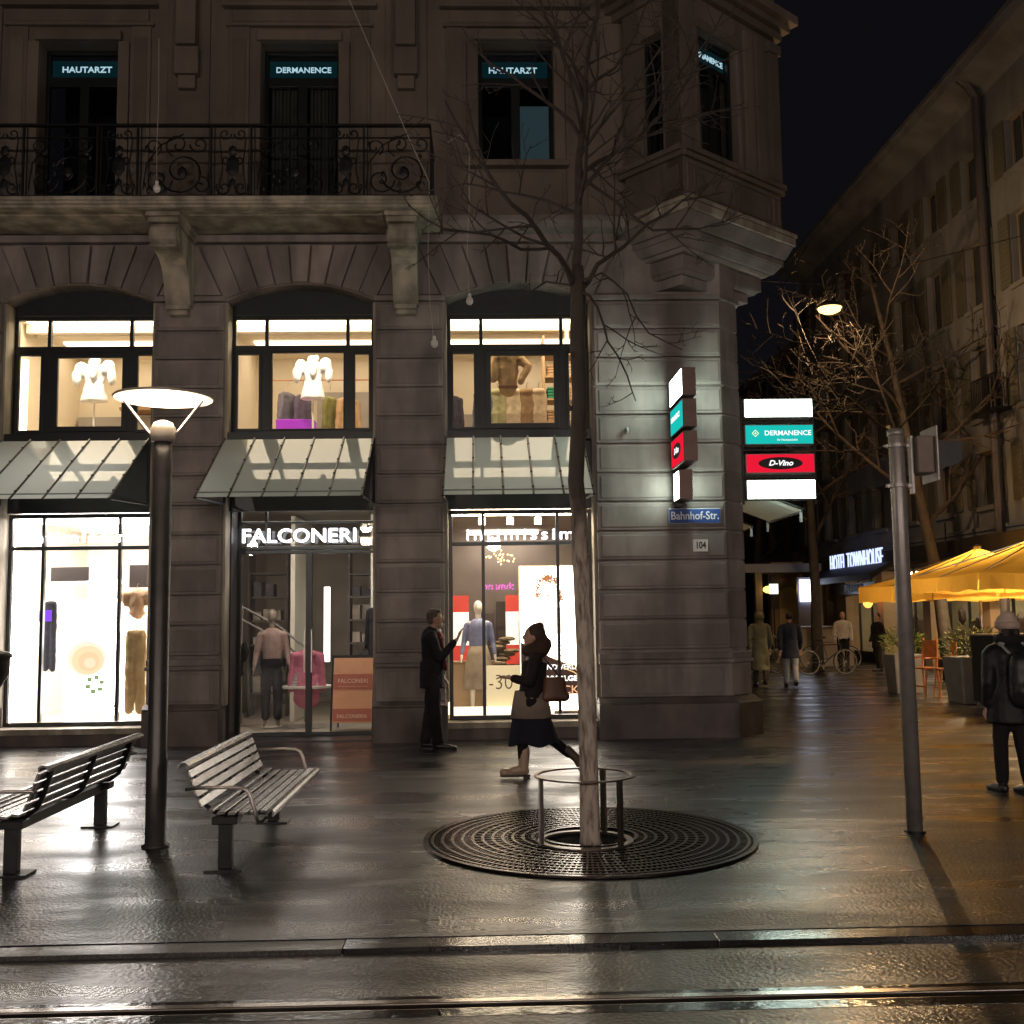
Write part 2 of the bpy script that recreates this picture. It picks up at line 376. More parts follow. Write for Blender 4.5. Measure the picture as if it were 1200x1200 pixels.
# pedestal zone
for a, b in piers + [(1.60, 3.36)]:
    c = b > 3; mb = MB()
    if c:
        mb.prism([(a, 14.6), (a, 14.46), (b + .02, 14.46), (b + .36, 14.80), (b + .36, 14.99), (a, 14.99)], .542, .98)
        mb.prism([(a - .02, 14.6), (a - .02, 14.41), (b + .04, 14.41), (b + .40, 14.77), (b + .40, 14.99), (a, 14.99)], .985, 1.04)
        mb.prism([(a - .02, 14.6), (a - .02, 14.44), (b + .03, 14.44), (b + .38, 14.79), (b + .38, 14.99), (a, 14.99)], 1.043, 1.13)
        mb.box(a + .1, b - .1, 14.445, 14.47, .58, .93)
    else:
        mb.box(a - .01, b + .01, 14.46, 14.62, .52, .98); mb.box(a - .03, b + .03, 14.41, 14.62, .985, 1.04)
        mb.box(a - .02, b + .02, 14.44, 14.62, 1.043, 1.13); mb.box(a + .1, b - .1, 14.445, 14.47, .58, .93)
    bpart(mb, 'pedestal_course', STONE, bevel=.01)
mb = MB()
for a, b in piers: mb.box(a - .04, b + .04, 14.35, 14.62, -.02, .46); mb.extr([(14.35, .462), (14.35, .48), (14.44, .54), (14.6, .54), (14.6, .462)], a - .04, b + .04)
mb.prism([(1.56, 14.6), (1.56, 14.35), (3.44, 14.35), (3.86, 14.77), (3.86, 40), (1.56, 40)], -.02, .46)
mb.prism([(1.56, 14.6), (1.56, 14.37), (3.43, 14.37), (3.84, 14.78), (3.84, 40), (1.56, 40)], .462, .54,
         [(1.56, 14.6), (1.56, 14.44), (3.40, 14.44), (3.74, 14.78), (3.74, 40), (1.56, 40)])
bpart(mb, 'plinth', PLINTH, bevel=.012)
# capital strip, voussoirs, frieze band
mb = MB()
for a, b in piers: mb.box(a - .03, b + .03, 14.47, 14.62, 6.03, 6.10)
mb.prism([(1.58, 14.6), (1.58, 14.47), (3.38, 14.47), (3.73, 14.82), (3.73, 14.99), (1.58, 14.99)], 6.03, 6.10)
bpart(mb, 'impost_band', STONE, bevel=.008)
mb = MB()
def quadblock(pts, y0=YF, y1=14.6):
    cx_ = sum(p[0] for p in pts) / 4; cz_ = sum(p[1] for p in pts) / 4
    sh = [(cx_ + (p[0] - cx_) * (1 - .012 / max(.02, abs(p[0] - cx_))), cz_ + (p[1] - cz_) * (1 - .010 / max(.02, abs(p[1] - cz_)))) for p in pts]
    a = [mb.v((p[0], y0, p[1])) for p in sh]; b = [mb.v((p[0], y1, p[1])) for p in sh]
    mb.face(a); mb.face(b[::-1])
    for i in range(4): mb.face([a[i], b[i], b[(i + 1) % 4], a[(i + 1) % 4]])
TOPZ = 6.84
for cx in CX:
    k = 9; xs = [cx - HW * 1.0 + 2 * HW * i / k for i in range(k + 1)]
    top = [cx + (x - cx) * 1.36 for x in xs]
    for i in range(k):
        key = i == k // 2
        quadblock([(xs[i], arch_z(xs[i], cx) + .003), (xs[i + 1], arch_z(xs[i + 1], cx) + .003), (top[i + 1], TOPZ), (top[i], TOPZ)], YF - (.035 if key else 0))
for a, b in piers: # spandrel wedges above the piers
    m_ = (a + b) / 2; quadblock([(a + .02, 6.11), (b - .02, 6.11), (b - .38 + .02, TOPZ), (a + .38 - .02, TOPZ)], YF + .005)
quadblock([(1.62, 6.11), (2.05, 6.11), (2.05, TOPZ), (2.0, TOPZ)], YF + .005)
bpart(mb, 'arch_stones', STONE, bevel=.01, label='radiating arch stones over the openings')
mb = MB()
mb.box(-10.5, 1.9, 14.44, 14.9, 6.86, 6.96)
mb.extr([(14.44, 6.962), (14.30, 7.0), (14.24, 7.08), (14.24, 7.16), (14.40, 7.2), (14.9, 7.2), (14.9, 6.962)], -.48, 2.05)
bpart(mb, 'frieze_band', STONE, bevel=.006)
# reveal linings: window light on the jambs put into paler stone
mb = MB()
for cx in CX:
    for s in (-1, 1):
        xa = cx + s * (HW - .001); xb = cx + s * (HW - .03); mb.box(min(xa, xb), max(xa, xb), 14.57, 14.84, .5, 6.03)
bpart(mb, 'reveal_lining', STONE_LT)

# balcony
mb = MB()
prof = [(14.5, 6.975), (13.62, 6.975), (13.50, 6.95), (13.42, 6.952), (13.42, 6.985), (13.38, 6.99), (13.38, 7.02), (13.35, 7.03), (13.35, 7.075), (13.40, 7.09), (14.69, 7.09), (14.69, 6.975)]
mb.extr(prof, -10.5, -.52)
bpart(mb, 'balcony_slab', STONE_LT, bevel=.004)
mb = MB()
for a, b in ((-7.0, -4.4), (-3.8, -1.25)): mb.box(a, b, 13.72, 14.36, 6.955, 6.98)
bpart(mb, 'soffit_panel', STONE_LT, bevel=.006)
def console(x):
    mb = MB(); w = .17
    mb.box(x - w - .05, x + w + .05, 13.56, 14.45, 6.90, 6.972); mb.box(x - w - .03, x + w + .03, 13.60, 14.45, 6.83, 6.897)
    # S scroll profile: volute, hollow, foot
    pr = [(14.5, 6.82), (13.66, 6.82), (13.60, 6.76), (13.585, 6.68), (13.61, 6.60), (13.67, 6.545), (13.74, 6.52), (13.86, 6.50), (14.0, 6.47), (14.12, 6.40),
          (14.20, 6.30), (14.25, 6.17), (14.29, 6.05), (14.33, 5.98), (14.36, 5.93), (14.5, 5.93)]
    mb.extr(pr, x - w, x + w)
    mb.box(x - w - .012, x + w + .012, 13.60, 13.75, 6.50, 6.53)
    for s in (-1, 1):   # volute eyes on the cheeks
        M = Matrix.Translation((x + s * (w + .012), 13.73, 6.67)) @ Matrix.Rotation(R(90), 4, 'Y')
        o = mb.M; mb.M = M; mb.lathe([(.105, -.014), (.105, .0), (.08, .014), (.03, .014), (.03, .022), (.001, .024)], n=20); mb.M = o
    mb.box(x - w + .02, x + w - .02, 14.30, 14.40, 5.865, 5.925); mb.box(x - w + .04, x + w - .04, 14.34, 14.5, 5.80, 5.86)
    bpart(mb, 'console', STONE_LT, bevel=.008)
for x in (-7.1, -4.10, -1.00): console(x)
# iron railing with scrolls
mb = MB(); YR = 13.52; z0, z1 = 7.13, 8.08
mb.box(-10.4, -.6, YR - .03, YR + .03, z1, z1 + .03); mb.box(-10.4, -.6, YR - .02, YR + .02, z0 - .01, z0 + .02); mb.box(-10.4, -.6, YR - .012, YR + .012, z1 - .16, z1 - .145)
mb.box(-.63, -.6, YR, 14.6, z1, z1 + .03); mb.box(-.63, -.6, YR, 14.6, z0, z0 + .02)
def spiral(cx, cz, r0, turns, a0, sgn=1, rr=.011, n=26):
    pts = []
    for i in range(n + 1):
        t = i / n; a = a0 + sgn * turns * 2 * math.pi * t; r = r0 * (1 - t) ** .85 + .012
        pts.append((cx + r * math.cos(a), YR, cz + r * math.sin(a)))
    mb.tube(pts, rr, 5)
def blot(cx, cz, a, b): mb.ball((cx, YR, cz), (a, .012, b), 1)
x = -10.3; kinds = 0
while x < -.75:
    wide = kinds % 2 == 0; w = .95 if wide else .52
    if x + w > -.62: w = -.64 - x
    mb.box(x - .014, x + .014, YR - .014, YR + .014, 7.09, z1); mb.box(x + .04, x + .055, YR - .008, YR + .008, z0, z1)
    c = x + w / 2 + .02
    if w > .7:
        spiral(c + .08, z0 + .34, .30, 1.6, R(200), 1, .013); spiral(c - .22, z0 + .22, .17, 1.4, R(0), -1); spiral(c + .02, z1 - .25, .15, 1.3, R(250), -1)
        spiral(c + .30, z1 - .24, .11, 1.3, R(180), 1); spiral(c - .30, z1 - .28, .11, 1.2, R(300), 1); spiral(c + .33, z0 + .15, .11, 1.2, R(90), -1)
        mb.tube([(c - .42, YR, z0 + .1), (c - .38, YR, z0 + .45), (c - .2, YR, z0 + .7), (c + .1, YR, z1 - .1)], .01, 5)
        blot(c + .08, z0 + .34, .07, .08)
        for _ in range(7): blot(c + rnd.uniform(-.4, .4), z0 + rnd.uniform(.05, .75), .028, .045)
    else:
        for s in (-1, 1):
            spiral(c + s * .10, z1 - .10, .07, 1.2, R(90 + s * 90), s); spiral(c + s * .11, z0 + .12, .09, 1.3, R(90 - s * 60), -s)
            mb.tube([(c + s * .19, YR, z0 + .02), (c + s * .13, YR, z0 + .4), (c + s * .17, YR, z1 - .17)], .010, 5); spiral(c + s * .08, z0 + .5, .08, 1.1, R(90 + s * 20), s)
        blot(c, z0 + .42, .10, .16); blot(c, z0 + .64, .06, .06); blot(c, z0 + .18, .05, .08)
    x += w; kinds += 1
for i in range(8): y = YR + .12 + i * .13; mb.box(-.622, -.608, y, y + .012, z0, z1)
bpart(mb, 'balcony_railing', BLACKM)

# upper wall with window holes
YU = 14.70
UW = [(-6.21, -5.10, 7.1, 9.89), (-3.07, -1.97, 7.1, 9.89), (.03, 1.11, 8.10, 9.91)]
mb = MB(); xs = [-10.5]
for a, b, c, d in UW: xs += [a, b]
xs.append(2.2)
for i in range(0, len(xs), 2): mb.box(xs[i], xs[i + 1], YU, 15.1, 6.9, 12.6)
for a, b, c, d in UW: mb.box(a, b, YU, 15.1, d, 12.6); mb.box(a, b, YU, 15.1, 6.9, c) if c > 7.2 else None
mb.box(1.2, 3.6, 15.0, 40, 6.9, 12.6)
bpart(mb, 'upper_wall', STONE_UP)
mb = MB()
for a, b, c, d in UW:
    for s, e in ((a, -1), (b, 1)):
        x0, x1 = (s - .16, s - .003) if e < 0 else (s + .003, s + .16); mb.box(x0, x1, 14.64, 14.75, max(c, 7.1), d)
        x0, x1 = (s - .46, s - .17) if e < 0 else (s + .17, s + .46); mb.box(x0, x1, 14.66, 14.74, 7.1, 10.12)
        mb.box(x0 + .05, x1 - .05, 14.645, 14.67, 8.2, 9.95)
    mb.box(a - .05, b + .05, 14.60, 14.74, d + .003, d + .15)
    mb.box(a - .5, b + .5, 14.63, 14.74, 10.125, 10.18); mb.box(a - .55, b + .55, 14.58, 14.74, 10.4, 10.46); mb.box(a - .42, b + .42, 14.66, 14.74, 10.2, 10.38)
    if c > 7.2:
        mb.box(a - .2, b + .2, 14.55, 14.74, c - .09, c - .003); mb.box(a - .1, b + .1, 14.66, 14.74, 7.25, 7.95)
for x in (-7.05, -4.10, -1.0):
    mb.box(x - .17, x + .17, 14.52, 14.74, 9.35, 9.75); mb.box(x - .12, x + .12, 14.56, 14.74, 9.15, 9.34); mb.box(x - .14, x + .14, 14.46, 14.74, 9.76, 12.0)
    mb.box(x - .3, x + .3, 14.66, 14.74, 7.2, 12.2)
mb.box(-.3, 2.0, 14.60, 14.74, 7.22, 7.30)
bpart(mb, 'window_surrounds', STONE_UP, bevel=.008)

def framed_window(name, x0, x1, z0, z1, y, mull, trans, fw=.06, depth=.07, mframe=FRAME, g=GLASS, parent=BL, casements=(), arch=None, label=None):
    w = MB(); w.box(x0, x0 + fw, y, y + depth, z0, z1); w.box(x1 - fw, x1, y, y + depth, z0, z1)
    w.box(x0 + fw, x1 - fw, y, y + depth, z0, z0 + fw); w.box(x0 + fw, x1 - fw, y, y + depth, z1 - fw, z1)
    for (zt, tw) in trans: w.box(x0 + fw, x1 - fw, y + .003, y + depth - .003, zt - tw / 2, zt + tw / 2)
    for (xm, za, zb, mw) in mull: w.box(xm - mw / 2, xm + mw / 2, y - .004, y + depth - .006, za, zb)
    for (xa, xb, za, zb, cw) in casements:
        w.box(xa, xa + cw, y - .02, y + .03, za, zb); w.box(xb - cw, xb, y - .02, y + .03, za, zb)
        w.box(xa + cw, xb - cw, y - .02, y + .03, za, za + cw); w.box(xa + cw, xb - cw, y - .02, y + .03, zb - cw, zb)
    fo = bpart(w, name, mframe, bevel=.004, parent=parent, label=label)
    gq = MB(); gq.poly([(x0 + .01, y + depth * .6, z0 + .01), (x1 - .01, y + depth * .6, z0 + .01), (x1 - .01, y + depth * .6, z1 - .01), (x0 + .01, y + depth * .6, z1 - .01)])
    go = gq.build('pane', g); go.parent = fo
    return fo
YG = 14.84
DARKP = mat('arch_panel_dark', (.008, .013, .014), .45, noise=(10, .25))
for i, cx in enumerate(CX):
    a, b = cx - HW + .02, cx + HW - .02
    fo = framed_window('mezzanine_window', a, b, 4.22, 5.93, YG, [(cx - .52, 5.47, 5.9, .05), (cx + .62, 5.47, 5.9, .05)], [(5.45, .09)], .06,
                       casements=[(a + .05, cx - .58, 4.26, 5.40, .045), (cx - .46, cx + .58, 4.28, 5.40, .075 if i != 1 else .02), (cx + .68, b - .05, 4.26, 5.40, .045)],
                       )
    mb = MB(); mb.box(cx - .60, cx - .44, YG - .01, YG + .06, 4.28, 5.41); mb.build('mullion', FRAME, fo); mb = MB(); mb.box(cx + .56, cx + .70, YG - .01, YG + .06, 4.28, 5.41); mb.build('mullion', FRAME, fo)
    mb = MB() # arched dark panel and dark sill zone
    N = 12; pts = [(cx - HW + 2 * HW * k / N, arch_z(cx - HW + 2 * HW * k / N, cx) - .004) for k in range(N + 1)]
    prof = [(cx - HW + .01, 5.935)] + pts + [(cx + HW - .01, 5.935)]
    mb.extr(prof, YG + .0, YG + .06, axis='y')
    mb.build('arch_panel', DARKP, fo)
    mb = MB(); mb.box(a, b, 14.60, YG + .05, 4.09, 4.215); mb.box(a, b, 14.78, 14.9, 3.14, 4.085)
    mb.build('spandrel_panel', FRAME, fo)

# shop windows
def shopwin(cx, name='shop_window'):
    a, b = cx - HW + .03, cx + HW - .03
    fo = framed_window(name, a, b, .24, 3.13, YG, [(cx - .52, .3, 3.08, .045), (cx + .52, .3, 3.08, .045)], [(2.66, .055)], .055)
    mb = MB(); mb.box(a - .02, b + .02, 14.52, YG + .08, .155, .235); mb.build('sill', STONE_LT, fo, bevel=.006)
    mb = MB(); mb.box(a - .02, b + .02, 14.60, YG + .08, -.02, .15); mb.build('stall_riser', PLINTH, fo)
    return fo
SW1 = shopwin(CX[0]); SW3 = shopwin(CX[2])
# door opening (middle)
cx = CX[1]; a, b = cx - HW + .05, cx + HW - .02
fo = framed_window('shop_door', a, b, .02, 2.62, 15.22, [(-2.44, .05, 2.6, .085)], [], .05, .08)
framed_window('fanlight', a, b, 2.63, 3.25, 15.22, [(-3.05, 2.65, 3.2, .04)], [(3.02, .03)], .05, .08)
mb = MB(); mb.box(-2.40, -2.385, 15.17, 15.19, .9, 1.5); mb.box(-2.50, -2.485, 15.17, 15.19, .9, 1.5); mb.build('door_handle', TUBE, fo)
mb = MB(); mb.box(a - .04, a, 14.85, 15.3, 0, 3.3); mb.box(b, b + .03, 14.85, 15.3, 0, 3.3); mb.box(a, b, 14.9, 15.25, 3.27, 3.35); mb.box(a, b, 14.6, 15.22, -.02, .02)
bpart(mb, 'doorway_lining', mat('lining', (.05, .045, .05), .35, noise=(6, .2)))

# ---- glass canopies
def canopy(x0, x1, sx0, sx1, label, seedn):
    c = empty('glass_canopy', ((x0 + x1) / 2, 14.6, 3.2), label, 'canopy', 'glass canopies over the shop openings')
    xo, zo = (x0 + x1) / 2, 3.2; M = Matrix.Translation((-xo, -14.6, -zo))
    def L(t, u):  # t across, u down the slope
        X = (x0 + (x1 - x0) * t) * (1 - u) + (sx0 + (sx1 - sx0) * t) * u; return (X, 14.46 - u * 1.46, 4.09 - u * .95)
    mb = MB(M)
    up, lo = [], []
    for t in (0, 1):
        for u in (0, 1): pass
    P = [L(0, 0), L(1, 0), L(1, 1), L(0, 1)]; nrm = (V(P[1]) - V(P[0])).cross(V(P[3]) - V(P[0])).normalized() * .012
    A = [mb.v(p) for p in P]; mb.face(A)
    mb.build('glass_sheet', CANOPY, c)
    mb = MB(M)
    for i in range(6):
        t = i / 5; a_, b_ = V(L(t, -.01)), V(L(t, 1.02)); mb.tube([a_ + V((0, 0, .01)), b_ + V((0, 0, .01))], .014, 6)
        for u in (.15, .4, .65, .9): q = V(L(t, u)) + V((0, -.008, .014)); mb.ball(q, .02, 1)
    mb.build('glazing_bar', FRAME, c)
    mb = MB(M); a_, b_ = L(0, .93), L(1, .93); mb.tube([a_, b_], .012, 6); mb.build('edge_rail', mat('light_rail', (.3, .34, .34), .3, metal=.6), c)
    for t in (0, 1):
        mb = MB(M); e = L(t, .98); xw = x0 if t == 0 else x1
        mb.tube([(xw, 14.5, 3.22), (e[0], e[1] + .02, e[2] - .02)], .016, 6); mb.tube([L(t, 0), (xw, 14.5, 3.22)], .02, 6)
        mb.build('bracket', BLACKM, c)
    return c
canopy(-6.48, -4.50, -6.48, -4.50, 'sloping glass canopy over the brightest shop window at the far left', 1)
canopy(-3.47, -1.45, -3.47, -1.45, 'sloping glass canopy above the recessed shop door', 2)
canopy(-.46, 1.40, -.46, 1.40, 'sloping glass canopy behind the tree trunk', 3)
# two on the side street face
def side_canopy(y0, y1, label):
    c = empty('glass_canopy', (3.65, y0, 3.2), label, 'canopy', 'glass canopies on the side street face')
    M = Matrix.Translation((-3.65, -y0, -3.2)); z1_, z0_ = 3.78, 3.24
    mb = MB(M); mb.poly([(3.66, y0, z1_), (3.66, y1, z1_), (5.05, y1, z0_), (5.05, y0, z0_)]); mb.build('glass_sheet', CANOPY, c)
    mb = MB(M)
    for i in range(7): y = y0 + (y1 - y0) * i / 6; mb.tube([(3.66, y, z1_ + .012), (5.07, y, z0_ + .012)], .016, 6)
    mb.build('glazing_bar', FRAME, c)
    mb = MB(M); mb.tube([(5.03, y0, z0_ - .02), (5.03, y1, z0_ - .02)], .02, 6); mb.box(5.0, 5.04, y0, y0 + .04, z0_ - .18, z0_); mb.box(5.0, 5.04, y1 - .04, y1, z0_ - .18, z0_); mb.build('gutter', mat('light_rail', (.3, .34, .34), .3), c)
side_canopy(16.5, 18.5, 'near glass canopy jutting into the side street below the stacked light boxes')
side_canopy(19.6, 21.6, 'farther small glass canopy on the side street face of the corner building')

# ---- oriel
A0 = V((2.78, 13.77)); d1 = V((.77, .64)).normalized(); d2 = V((-.64, .77)).normalized()
def oplan(s, extra=0, side=2.25):
    A = A0 + V((.02, s)); B = A + d1 * (side + extra); t = (14.66 - A.y) / d2.y
    if t < 0: t = 0
    C = A + d2 * t; Bb = B + V((-.64, .77)) * 1.6
    return [tuple(C), tuple(A), tuple(B), (Bb.x, Bb.y), (C.x, Bb.y)]
mb = MB()
def lay(s, z0, z1, ex=0, s2=None, ex2=None): mb.prism(oplan(s, ex), z0, z1, oplan(s2, ex2) if s2 is not None else None)
lay(.44, 6.16, 6.30, -.75); lay(.40, 6.303, 6.36, -.60, .34, -.50); lay(.34, 6.363, 6.56, -.45); lay(.25, 6.563, 6.62, -.38, .20, -.25)
lay(.17, 6.623, 6.74, -.20, .06, -.05); lay(.04, 6.743, 6.83, 0.0); lay(.0, 6.833, 7.02, .03, -.14, .18)
bpart(mb, 'oriel_corbel', STONE, bevel=.012)
mb = MB(); lay(-.18, 7.023, 7.14, .22); lay(-.21, 7.143, 7.20, .26); lay(-.20, 7.203, 7.26, .24, -.04, .06)
bpart(mb, 'oriel_cornice', STONE_LT, bevel=.01)
mb = MB()
def oface(org, d, t0, t1, z0, z1, out, thick=.3):
    n = V((d.y, -d.x)); n = n if n.dot(V((.1, -1))) > 0 else -n
    a = org + d * t0; b = org + d * t1
    mb.prism([tuple(a + n * out), tuple(b + n * out), tuple(b - n * thick), tuple(a - n * thick)], z0, z1)
L1 = 2.25; wz0, wz1 = 7.98, 9.72
# right face: window t .16-.98 ; left face: window .44-.92
for org, d, w0, w1, LL in ((A0, d1, .36, 1.24, L1), (A0, d2, .34, .72, 1.05)):
    s_ = .0 if d is d1 else .0
    oface(org, d, 0.0 if d is d1 else .003, w0, 7.26, 10.2, 0); oface(org, d, w1, LL, 7.26, 10.2, 0)
    oface(org, d, w0, w1, 7.26, wz0, 0); oface(org, d, w0, w1, wz1, 10.2, 0)
B_ = A0 + d1 * L1; Bq = B_ + V((-.64, .77)) * 1.6
mb.prism([tuple(B_), tuple(Bq), (Bq.x - .3, Bq.y - .1), tuple(B_ - V((.25, -.05)))], 7.26, 10.2)
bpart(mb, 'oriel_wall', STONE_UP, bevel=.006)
mb = MB()   # panels, pilasters, sill and top cornice
for org, d, LL in ((A0, d1, L1), (A0, d2, 1.1)):
    oface(org, d, -.02, LL + .03, 7.80, 7.87, .06, .02); oface(org, d, -.02, LL + .03, 7.873, 7.95, .10, .02)
    if d is d1:
        for a_, b_ in ((.06, .24), (.30, 1.12), (1.20, 1.95), (2.04, 2.20)):
            oface(org, d, a_, b_, 7.32, 7.36, .022, .02); oface(org, d, a_, b_, 7.72, 7.76, .022, .02); oface(org, d, a_, a_ + .03, 7.363, 7.717, .022, .02); oface(org, d, b_ - .03, b_, 7.363, 7.717, .022, .02)
        oface(org, d, 1.42, 1.62, 7.98, 10.1, .04, .02); oface(org, d, 1.70, 1.90, 7.98, 10.1, .04, .02); oface(org, d, 2.0, 2.22, 7.98, 9.95, .07, .02); oface(org, d, 1.96, 2.26, 9.953, 10.1, .10, .02)
        oface(org, d, .30, 1.30, 9.723, 9.86, .06, .02); oface(org, d, 1.245, 1.31, 7.98, 9.72, .04, .02); oface(org, d, .29, .355, 7.98, 9.72, .04, .02)
    else: oface(org, d, .08, .36, 7.36, 7.7, .02, .02)
lay(-.10, 10.2, 10.32, .10); lay(-.22, 10.323, 10.42, .26); lay(-.36, 10.423, 10.56, .42); lay(0, 10.563, 12.5, 0)
bpart(mb, 'oriel_trim', STONE_UP, bevel=.008)
TEAL = emis('teal_glow', (.02, .16, .18), .35)
DIML = emis('dim_sign_panel', (.015, .09, .11), .22)
SIGNW = emis('cool_white_letters', (.62, .86, 1.0), 1.25)
def oriel_window(org, d, w0, w1):
    n = V((d.y, -d.x)); n = n if n.dot(V((.1, -1))) > 0 else -n
    o2 = org + d * w0 - n * .10; L = w1 - w0; ang = math.atan2(d.y, d.x)
    if d is d2: o2 = org + d * w1 - n * .10; ang = math.atan2(-d.y, -d.x)
    M = Matrix.Translation((o2.x, o2.y, 0)) @ Matrix.Rotation(ang, 4, 'Z')
    w = MB(M); fw = .055
    w.box(0, fw, 0, .06, wz0, wz1); w.box(L - fw, L, 0, .06, wz0, wz1); w.box(fw, L - fw, 0, .06, wz0, wz0 + fw); w.box(fw, L - fw, 0, .06, wz1 - fw, wz1)
    w.box(fw, L - fw, .003, .057, 9.28, 9.36)
    if L > .6: w.box(L / 2 - .04, L / 2 + .04, -.004, .05, wz0, 9.28)
    fo = bpart(w, 'oriel_window', FRAME, bevel=.003)
    q = MB(M); q.poly([(0, .035, wz0), (L, .035, wz0), (L, .035, wz1), (0, .035, wz1)]); q.build('pane', GLASSD, fo)
    q = MB(M); q.box(-.1, L + .1, .5, .52, wz0 - .1, wz1 + .1); q.build('curtain', mat('dim_curtain', (.12, .14, .12), .9, noise=(3, .3)), fo)
    if L > .6:
        q = MB(M); q.box(.06, L - .06, .075, .09, 9.38, 9.65); q.build('sign_panel', DIML, fo)
        text('sign_lettering', 'DERMANENCE', .115, SIGNW, M @ FR(L / 2, .068, 9.52), fo, .002, sx=.95)
oriel_window(A0, d1, .36, 1.24); oriel_window(A0, d2, .34, .72)

# upper windows with lit signs
CURT = mat('grey_curtain', (.16, .145, .12), .9, noise=(5, .2))
for i, (a, b, c, d) in enumerate(UW):
    yy = 14.92; cxm = (a + b) / 2
    fo = framed_window('upper_window', a, b, c, d, yy, [(cxm, c, 9.4, .13)], [(9.42, .14)], .055, .07, g=GLASSD)
    q = MB(); q.box(a + .06, b - .06, yy + .075, yy + .09, 9.50, 9.775); q.build('sign_panel', DIML, fo)
    text('sign_lettering', ('HAUTARZT', 'DERMANENCE', 'HAUTARZT')[i], .125 if i != 1 else .118, SIGNW, FR(cxm + (0, 0, -.03)[i], yy + .066, 9.635), fo, .002, sx=1.1 if i != 1 else 1.04)
    q = MB()
    if i == 1:
        for xa, xb in ((a + .08, cxm - .09), (cxm + .09, b - .08)):
            k = 7
            for j in range(k): w = (xb - xa) / k; q.box(xa + j * w, xa + (j + .8) * w, 15.05 + (j % 2) * .02, 15.09, 7.3, 9.38)
        q.build('curtain', CURT, fo)
    elif i == 2:
        q.box(.62, 1.06, 15.05, 15.07, 8.3, 9.12); q.build('blind', emis('cool_lit_blind', (.22, .36, .42), .14), fo)
    q = MB(); q.box(a - .3, b + .3, 16.4, 16.45, c - .2, d + .3); q.build('room_back', mat('dark_room', (.012, .016, .022), .9), fo)

# ================================================================ SHOP INTERIORS
def room(x0, x1, y0, y1, z0, z1, wm, name):
    mb = MB()
    mb.poly([(x0, y1, z0), (x1, y1, z0), (x1, y1, z1), (x0, y1, z1)]); mb.poly([(x0, y0, z0), (x0, y1, z0), (x0, y1, z1), (x0, y0, z1)])
    mb.poly([(x1, y0, z0), (x1, y1, z0), (x1, y1, z1), (x1, y0, z1)]); mb.poly([(x0, y0, z1), (x1, y0, z1), (x1, y1, z1), (x0, y1, z1)])
    o = bpart(mb, name, wm, recalc=False)
    mb = MB(); mb.poly([(x0, y0, z0), (x1, y0, z0), (x1, y1, z0), (x0, y1, z0)]); mb.build('floor', FLOORW, o)
    return o
def room_light(r, x, y, z, w, h, col, e, tilt=0):
    mb = MB(); mb.box(x - w / 2, x + w / 2, y - h / 2, y + h / 2, z, z + .03); mb.build('ceiling_light', emis('lamp_panel_%d' % len(MATS), col, e), r)
R1 = room(-6.75, -4.3, 14.93, 18.5, .25, 3.14, WHITE, 'shop_interior')
R3 = room(-.75, 1.85, 14.93, 19.0, .25, 3.14, mat('beige_wall', (.40, .35, .31), .7, noise=(2, .08)), 'shop_interior')
R2 = room(-4.2, -.85, 15.31, 21.0, .02, 3.34, mat('warm_grey_wall', (.40, .36, .31), .7, noise=(2, .1)), 'shop_interior')
MZ = [room(cx - 1.35, cx + 1.35, 14.93, 18.2, 4.0, 6.12, CREAM, 'mezzanine_interior') for cx in CX]
room_light(R1, -5.5, 15.5, 3.08, 1.9, .9, (1, .94, .88), 30); room_light(R1, -5.5, 17.2, 3.08, 1.6, .5, (1, .86, .80), 9)
room_light(R3, .55, 15.06, 3.08, 1.9, .2, (1, .80, .54), 60); room_light(R3, .4, 18.6, 3.08, 1.2, .3, (1, .86, .72), 7)
room_light(R2, -2.4, 15.62, 3.28, 2.2, .3, (1, .88, .74), 20)
for k, m_ in enumerate(MZ): room_light(m_, CX[k], 15.45, 6.08, 2.4, .85, (1, .82, .56), (8.5, 7.2, 6.6)[k]); room_light(m_, CX[k], 17.3, 6.08, 2.3, .7, (1, .82, .58), (3.6, 3.2, 3)[k])
# vertical light strips beside the glass
def strip(r, x, y, z0, z1, col, e, w=.05):
    mb = MB(); mb.box(x - w / 2, x + w / 2, y, y + .05, z0, z1); mb.build('light_strip', emis('strip_%d' % len(MATS), col, e), r)
strip(R1, -6.62, 15.1, .3, 3.0, (1, .95, .88), 24, .18); strip(R3, -.44, 15.0, .3, 3.0, (1, .78, .48), 2.6, .08); strip(R3, 1.56, 15.0, .3, 3.0, (1, .80, .5), 2.6, .06)
strip(MZ[0], -6.62, 15.2, 4.2, 5.4, (1, .86, .62), 4.0, .30); strip(MZ[1], -3.62, 15.2, 4.2, 5.9, (1, .86, .62), 3.0, .14); strip(MZ[2], 1.30, 15.4, 4.2, 5.9, (1, .78, .5), 2.2, .05)
# shallow ceiling mouldings and wall breaks in the mezzanine rooms
for k, m_ in enumerate(MZ):
    mb = MB(); cx = CX[k]
    mb.box(cx - 1.3, cx + 1.3, 15.9, 16.0, 5.98, 6.11); mb.box(cx - 1.3, cx + 1.3, 16.3, 16.36, 6.03, 6.11); mb.build('ceiling_moulding', WHITE, m_)
    mb = MB(); mb.box(cx - 1.3, cx + 1.3, 18.05, 18.15, 4.0, 5.1) if k != 1 else mb.box(cx - .3, cx + .9, 18.05, 18.15, 4.0, 5.5); mb.build('wall_panel', GREYW, m_)

